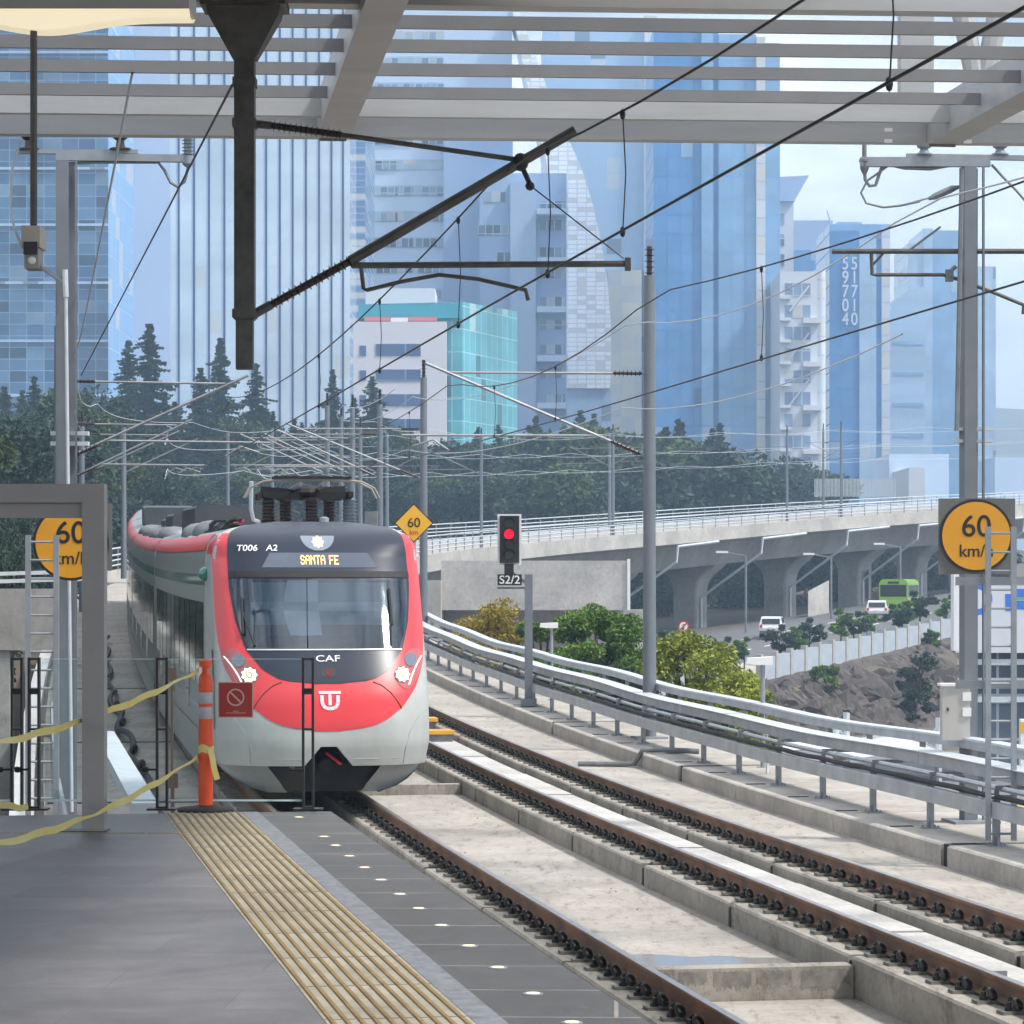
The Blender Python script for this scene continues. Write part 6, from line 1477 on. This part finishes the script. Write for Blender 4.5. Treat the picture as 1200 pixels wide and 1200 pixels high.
# 4 banded office tower
th=bld('banded_tower','pale office tower with rows of windows behind the teal office',515,620); Y=620
g=MB(); g.prism(B(424,600,Y,40),H0,140); g.build('wall',M['f_pale'],th)
random.seed(5)
py=36; k=0
while py<480:
    band(th,432,520,py,py+12,Y,M['winlit'],'window_band',.5,-.12)
    for (a,b) in ((438,466),(468,484),(487,520)):
        if random.random()<.8: band(th,a+random.uniform(0,8),b,py+2,py+12,Y,M['f_win'],'window',.5,-.25)
    py+=30.2; k+=1
g=MB(); g.prism(B(520,601,Y-6,8),H0,az(150,Y-6)); g.build('stair_block',M['f_conc'],th)
# 5 concrete tower with balconies
th=bld('concrete_tower','blue grey concrete tower with balconies beside the sail-shaped tower',630,590); Y=590
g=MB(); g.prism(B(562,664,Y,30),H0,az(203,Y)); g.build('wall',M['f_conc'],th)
g=MB(); g.prism(B(598,628,Y-3,3),H0,az(215,Y)); g.build('core',mat('core_concrete',(.36,.48,.68),.7),th)
for py in (236,258,290,315,348,375,404,432,462): band(th,632,662,py,py+11,Y,M['f_win'],'window_band',.5,-.12)
for py in (247,304,361,418,473): 
    g=MB(); a,b=ax(629,Y),ax(663,Y); g.box(a,b,Y-4,Y-.3,az(py+7,Y),az(py,Y)); g.build('balcony',M['f_pale'],th)
for py,a,b in ((225,568,592),(264,560,610),(296,582,604)): band(th,a,b,py,py+12,Y,M['f_win'],'window',.5,-.12)
# 6 sail tower
th=bld('sail_tower','white gridded tower with a curved sail outline in the centre',690,610); Y=610
L=[(455,662),(400,663),(330,661),(260,655),(220,648),(180,638),(140,628),(100,618),(50,608),(0,598)]; Rr=[(455,715),(430,716),(380,716),(330,712),(280,704),(240,695),(200,683),(180,674),(150,660),(100,640),(50,622),(0,604)]
hs=[455-455*i/40 for i in range(41)]
def it(tab,y):
    for (a,x),(b,z) in zip(tab[:-1],tab[1:]):
        if b<=y<=a: return x+(z-x)*(a-y)/(a-b)
    return tab[-1][1]
g=MB()
for a,b in zip(hs[:-1],hs[1:]):
    q=[(ax(it(L,a),Y),az(a,Y)),(ax(it(Rr,a),Y),az(a,Y)),(ax(it(Rr,b),Y),az(b,Y)),(ax(it(L,b),Y),az(b,Y))]
    g.poly([(x,Y,z) for x,z in q],0,[(x,z) for x,z in q])
    g.poly([(q[1][0],Y,q[1][1]),(q[1][0],Y+25,q[1][1]),(q[2][0],Y+25,q[2][1]),(q[2][0],Y,q[2][1])],0,[(0,q[1][1]),(25,q[1][1]),(25,q[2][1]),(0,q[2][1])])
    g.poly([(q[0][0],Y+25,q[0][1]),(q[0][0],Y,q[0][1]),(q[3][0],Y,q[3][1]),(q[3][0],Y+25,q[3][1])],0,[(0,q[0][1]),(25,q[0][1]),(25,q[3][1]),(0,q[3][1])])
    g.poly([(q[0][0],Y+25,q[0][1]),(q[3][0],Y+25,q[3][1]),(q[2][0],Y+25,q[2][1]),(q[1][0],Y+25,q[1][1])],0)
g.build('sail_wall',M['f_sail'],th)
g=MB(); g.prism(B(661,716,Y+.5,24),H0,az(455,Y)); g.build('base_block',M['f_lite'],th)
# 7 grey-blue tower
th=bld('grey_tower','plain grey blue tower with a pale tiled edge right of centre',705,660); Y=660
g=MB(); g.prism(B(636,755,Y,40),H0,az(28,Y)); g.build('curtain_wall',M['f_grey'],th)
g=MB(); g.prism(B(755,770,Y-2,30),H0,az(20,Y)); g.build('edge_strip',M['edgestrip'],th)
M['f_warmrefl']=facade('warm_reflection_glass',(.42,.47,.52),(.60,.58,.50),(.36,.43,.52),3,3.6,.05,.06,noise=.2,wob=.1)
g=MB(); g.prism(B(712,752,Y-3,3),H0,az(318,Y)); g.build('warm_reflection_bay',M['f_warmrefl'],th)  # yellowish reflections put into the colour of an added bay
# 8 blue tower
th=bld('blue_tower','deep blue glass tower with pale vertical strips, tallest right of centre',840,560); Y=560
for a,b,m,dy,top in ((766,822,M['f_blue8'],0,30),(822,836,M['f_mid8'],-.6,34),(836,842,M['f_blue8'],.8,36),(842,886,M['f_mid8'],0,40),(886,897,M['edgestrip'],-.8,44),(897,914,M['f_mid8'],.3,50)):
    g=MB(); g.prism(B(a,b,Y+dy,35),H0,az(top,Y)); g.build('glass_bay',m,th)
# 9 slim tower with winged roof
th=bld('winged_tower','slim pale tower with a slanted wing roof',928,650); Y=650
g=MB(); g.prism(B(908,930,Y,22),H0,az(236,Y)); g.build('wall',M['apt'],th)
g=MB(); a=[(906,209),(947,207),(930,237),(906,237)]; v=[(ax(p,Y),Y-2+s,az(q,Y)) for s in (0,26) for p,q in a]; g.add(v,[(0,3,2,1),(4,5,6,7)]+[(i,(i+1)%4,(i+1)%4+4,i+4) for i in range(4)]); g.build('wing_roof',M['f_conc'],th)
for py in range(250,560,24): band(th,914,919,py,py+14,Y,M['f_win'],'window',.3,-.1)
# 10 grey topped block
th=bld('grey_topped_block','blue block with a grey top storey behind the white apartments',955,740); Y=740
g=MB(); g.prism(B(926,977,Y,30),H0,az(293,Y)); g.build('wall',M['f_blue8'],th); g=MB(); g.prism(B(926,976,Y+.5,28),az(293,Y)+.01,az(258,Y)); g.build('top_storey',M['f_conc'],th)
# 11 white apartments
th=bld('white_apartments','white apartment tower with stacked balconies right of the blue tower',945,540); Y=540
g=MB(); g.prism(B(914,962,Y,22),H0,az(318,Y)); g.build('wall',M['apt'],th)
g=MB(); n=16; x=ax(961,Y); r=6.5*Y/F*1.1; fpc=[(x+r*math.sin(2*math.pi*k/n),Y+1-r*math.cos(2*math.pi*k/n)) for k in range(n)]; g.prism(fpc[::1],H0,az(316,Y)); g.build('round_bay',M['edgestrip'],th)
for k in range(9):
    py=332+k*25.5; band(th,919,950,py,py+15,Y,M['aptwin'],'window_band',.4,-.1)
    g=MB(); g.box(ax(913,Y),ax(926,Y),Y-1.6,Y-.02,az(py+19,Y),az(py+15.5,Y)); g.build('balcony',M['apt'],th)
    if k%2==1: g=MB(); g.box(ax(940,Y),ax(961,Y),Y-2.2,Y-.02,az(py+22,Y),az(py+16,Y)); g.build('balcony',M['offwhite'],th)
for py in (345,400,455): g=MB(); g.bar((ax(925,Y),Y-.3,az(py+20,Y)),(ax(948,Y),Y-.3,az(py-10,Y)),.3,.3); g.build('brace',M['offwhite'],th)
# 12 tower with digits
th=bld('numbered_tower','blue tower marked with two columns of white digits',1005,620); Y=620
for a,b,m,dy,top in ((972,1007,M['f_blue8'],0,270),(1007,1027,M['f_lite'],-.3,280),(1027,1033,M['f_blue8'],.2,280),(1033,1043,M['edgestrip'],-.2,268)):  # pale second bay has the cloud reflection put into its colour
    g=MB(); g.prism(B(a,b,Y+dy,28),H0,az(top,Y)); g.build('glass_bay',m,th)
g=MB(); g.prism(B(972,1043,Y+1,26),az(280,Y),az(262,Y)); g.build('roof_storey',M['f_mid8'],th)
g=MB(); g.box(ax(983,Y),ax(1012,Y),Y+3,Y+9,az(262,Y)+.01,az(258,Y)); g.tube([(ax(976,Y),Y+3,az(262,Y)),(ax(971,Y),Y+3,az(245,Y))],.15,5); g.build('roof_mast',M['f_conc'],th)
for i,(c1,c2) in enumerate(zip('59704','51710')):
    for px,ch in ((990.5,c1),(1001,c2)):
        g=move(text_mb(ch,3.7,.1,wide=.8),Matrix.Translation((ax(px,Y),Y-.36,az(309.5+i*16.3,Y)))); g.build('digit',M['digits'],th)
# 13 pale towers at the right
th=bld('pale_tower','pale blue stepped tower behind the thick right mast',1110,820); Y=820
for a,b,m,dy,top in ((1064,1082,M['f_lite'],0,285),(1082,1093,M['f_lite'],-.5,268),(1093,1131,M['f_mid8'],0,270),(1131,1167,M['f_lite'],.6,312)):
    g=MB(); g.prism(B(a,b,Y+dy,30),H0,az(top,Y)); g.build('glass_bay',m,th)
th=bld('round_topped_block','pale low block with a curved roofline before the stepped tower',1060,760); Y=760
g=MB()
for i in range(8):
    a,b=1040+i*5.6,1040+(i+1)*5.6; g.prism(B(a,b,Y+.01*i,26),H0,az(336+26*(1-i/7)**2,Y))
g.build('wall',M['f_lite'],th)
for k in range(5): band(th,1046,1082,400+k*36,404+k*36,Y,M['f_mid8'],'floor_band',.3,-.1)
# 14 office front: white and teal
th=bld('teal_office','teal glass office with a white windowed front in the middle distance',515,400); Y=400
g=MB(); g.prism([(ax(420,Y+2),Y+2),(ax(542,Y+2),Y+2),(ax(606,Y+22),Y+22),(ax(606,Y+22),Y+50),(ax(420,Y+2),Y+50)],H0,0,0,None,None,[az(355,Y),az(352,Y),az(365,Y+22),az(365,Y+50),az(355,Y)]); g.build('glass_wall',M['f_teal'],th)
g=MB(); g.prism(B(420,541,Y+1.2,.7),az(372,Y),az(356,Y)); g.build('teal_band',M['f_tealtop'],th)
g=MB(); g.prism(B(414,523,Y-1.5,3),H0,az(378,Y)); g.build('white_front',M['offwhite'],th)
for py in (403,433,462,491): band(th,440,493,py,py+14,Y-1.5,M['navywin'],'window_band',.3,-.08)
for py in (405,434,463,492): band(th,421,429,py,py+12,Y-1.5,M['navywin'],'window',.3,-.08)
band(th,427,512,371.5,376,Y+.9,M['redband'],'red_stripe',.3,-.1); band(th,458,478,372.5,377.5,Y+.7,M['offwhite'],'sign_panel',.2,-.1)
g=MB(); g.box(ax(425,Y),ax(508,Y),Y+8,Y+20,az(354,Y)+.01,az(331,Y)); g.build('roof_block',M['offwhite'],th)
# 15 low buildings along the right horizon
random.seed(8)
for i,(a,b,t_,bt,Y,lab) in enumerate(((1042,1112,532,562,520,'long white low building right of the numbered tower'),(1065,1084,548,565,500,'small cream block in front of the long white building'),(1166,1215,536,560,560,'low pale wall at the right edge of the horizon'))):
    g=MB(); g.prism(B(a,b,Y,20),H0,az(t_,Y)); o=g.build('low_building',M['f_pale'] if i!=1 else M['apt']); tag(o,lab,'building')
th=thing('boundary_fence','tall pale picket fence at the far side of the viaduct','fence',at(900,570,400)); Y=400
for i in range(60):
    px=955+i*1.6; g=MB(); g.box(ax(px,Y)-.05,ax(px,Y)+.05,Y,Y+.1,az(582,Y),az(561,Y)); g.build('picket',M['galvlite'],th)

# ================================================================== LIGHT, AIR, CAMERA
SUN_EL, SUN_AZ = R(55), R(108)          # azimuth clockwise from +Y
w=bpy.data.worlds.new('World'); sc.world=w; w.use_nodes=True; nt=w.node_tree; bg=nt.nodes['Background']
sky=N(nt,'ShaderNodeTexSky',sky_type='NISHITA'); sky.sun_disc=False; sky.sun_elevation=SUN_EL; sky.sun_rotation=SUN_AZ; sky.air_density=1.2; sky.dust_density=1.5; sky.ozone_density=1.5; sky.altitude=2000
tc=N(nt,'ShaderNodeTexCoord'); mp=N(nt,'ShaderNodeMapping'); mp.inputs['Scale'].default_value=(1.0,1.0,3.2); mp.inputs['Location'].default_value=(.35,.1,.2)
n1=N(nt,'ShaderNodeTexNoise'); n1.inputs['Scale'].default_value=3.2; n1.inputs['Detail'].default_value=9; n1.inputs['Roughness'].default_value=.55
nt.links.new(tc.outputs['Generated'],mp.inputs['Vector']); nt.links.new(mp.outputs[0],n1.inputs['Vector'])
rp=N(nt,'ShaderNodeValToRGB'); rp.color_ramp.elements[0].position=.36; rp.color_ramp.elements[1].position=.60
nt.links.new(n1.outputs['Fac'],rp.inputs['Fac'])
cl=N(nt,'ShaderNodeMixRGB'); cl.inputs['Color2'].default_value=(20,20.1,20.3,1)
nt.links.new(rp.outputs['Color'],cl.inputs['Fac']); nt.links.new(sky.outputs['Color'],cl.inputs['Color1']); nt.links.new(cl.outputs[0],bg.inputs['Color']); bg.inputs['Strength'].default_value=.066
sd=bpy.data.lights.new('sun','SUN'); sd.energy=3.6; sd.angle=R(6); sd.color=(1.0,.95,.88); so=bpy.data.objects.new('sun',sd); COL.objects.link(so)
sv=Vector((math.sin(SUN_AZ)*math.cos(SUN_EL),math.cos(SUN_AZ)*math.cos(SUN_EL),math.sin(SUN_EL))); so.rotation_euler=sv.to_track_quat('Z','Y').to_euler()
HAZE=True
if HAZE:
    g=MB(); g.box(-1850,1850,-500,3250,-9,260); o=g.build('haze',[]); tag(o,kind='stuff'); m=bpy.data.materials.new('haze_air'); m.use_nodes=True; nt=m.node_tree; nt.nodes.clear()
    out=N(nt,'ShaderNodeOutputMaterial'); v=N(nt,'ShaderNodeVolumePrincipled'); v.inputs['Color'].default_value=(.50,.73,1.0,1); v.inputs['Density'].default_value=.0006; v.inputs['Anisotropy'].default_value=.0
    for q in ('Density Attribute','Temperature Attribute','Color Attribute'):
        if q in v.inputs: v.inputs[q].default_value=''
    try: m.cycles.homogeneous_volume=True
    except Exception: pass
    nt.links.new(v.outputs[0],out.inputs['Volume']); o.data.materials.append(m)
cam=bpy.data.cameras.new('camera'); co=bpy.data.objects.new('camera',cam); COL.objects.link(co); co.location=(0,0,ZC); co.rotation_euler=(R(90),0,0)
cam.sensor_width=36; cam.lens=F/1200*36; cam.shift_y=(HY-600)/1200; cam.clip_start=.5; cam.clip_end=9000; sc.camera=co
sc.cycles.volume_bounces=0; sc.cycles.max_bounces=6; sc.cycles.diffuse_bounces=3; sc.cycles.glossy_bounces=3; sc.cycles.use_adaptive_sampling=True; sc.cycles.adaptive_threshold=.03; sc.cycles.transparent_max_bounces=10
sc.view_settings.view_transform='Standard'; sc.view_settings.look='None'; sc.view_settings.exposure=0.67; sc.view_settings.gamma=1
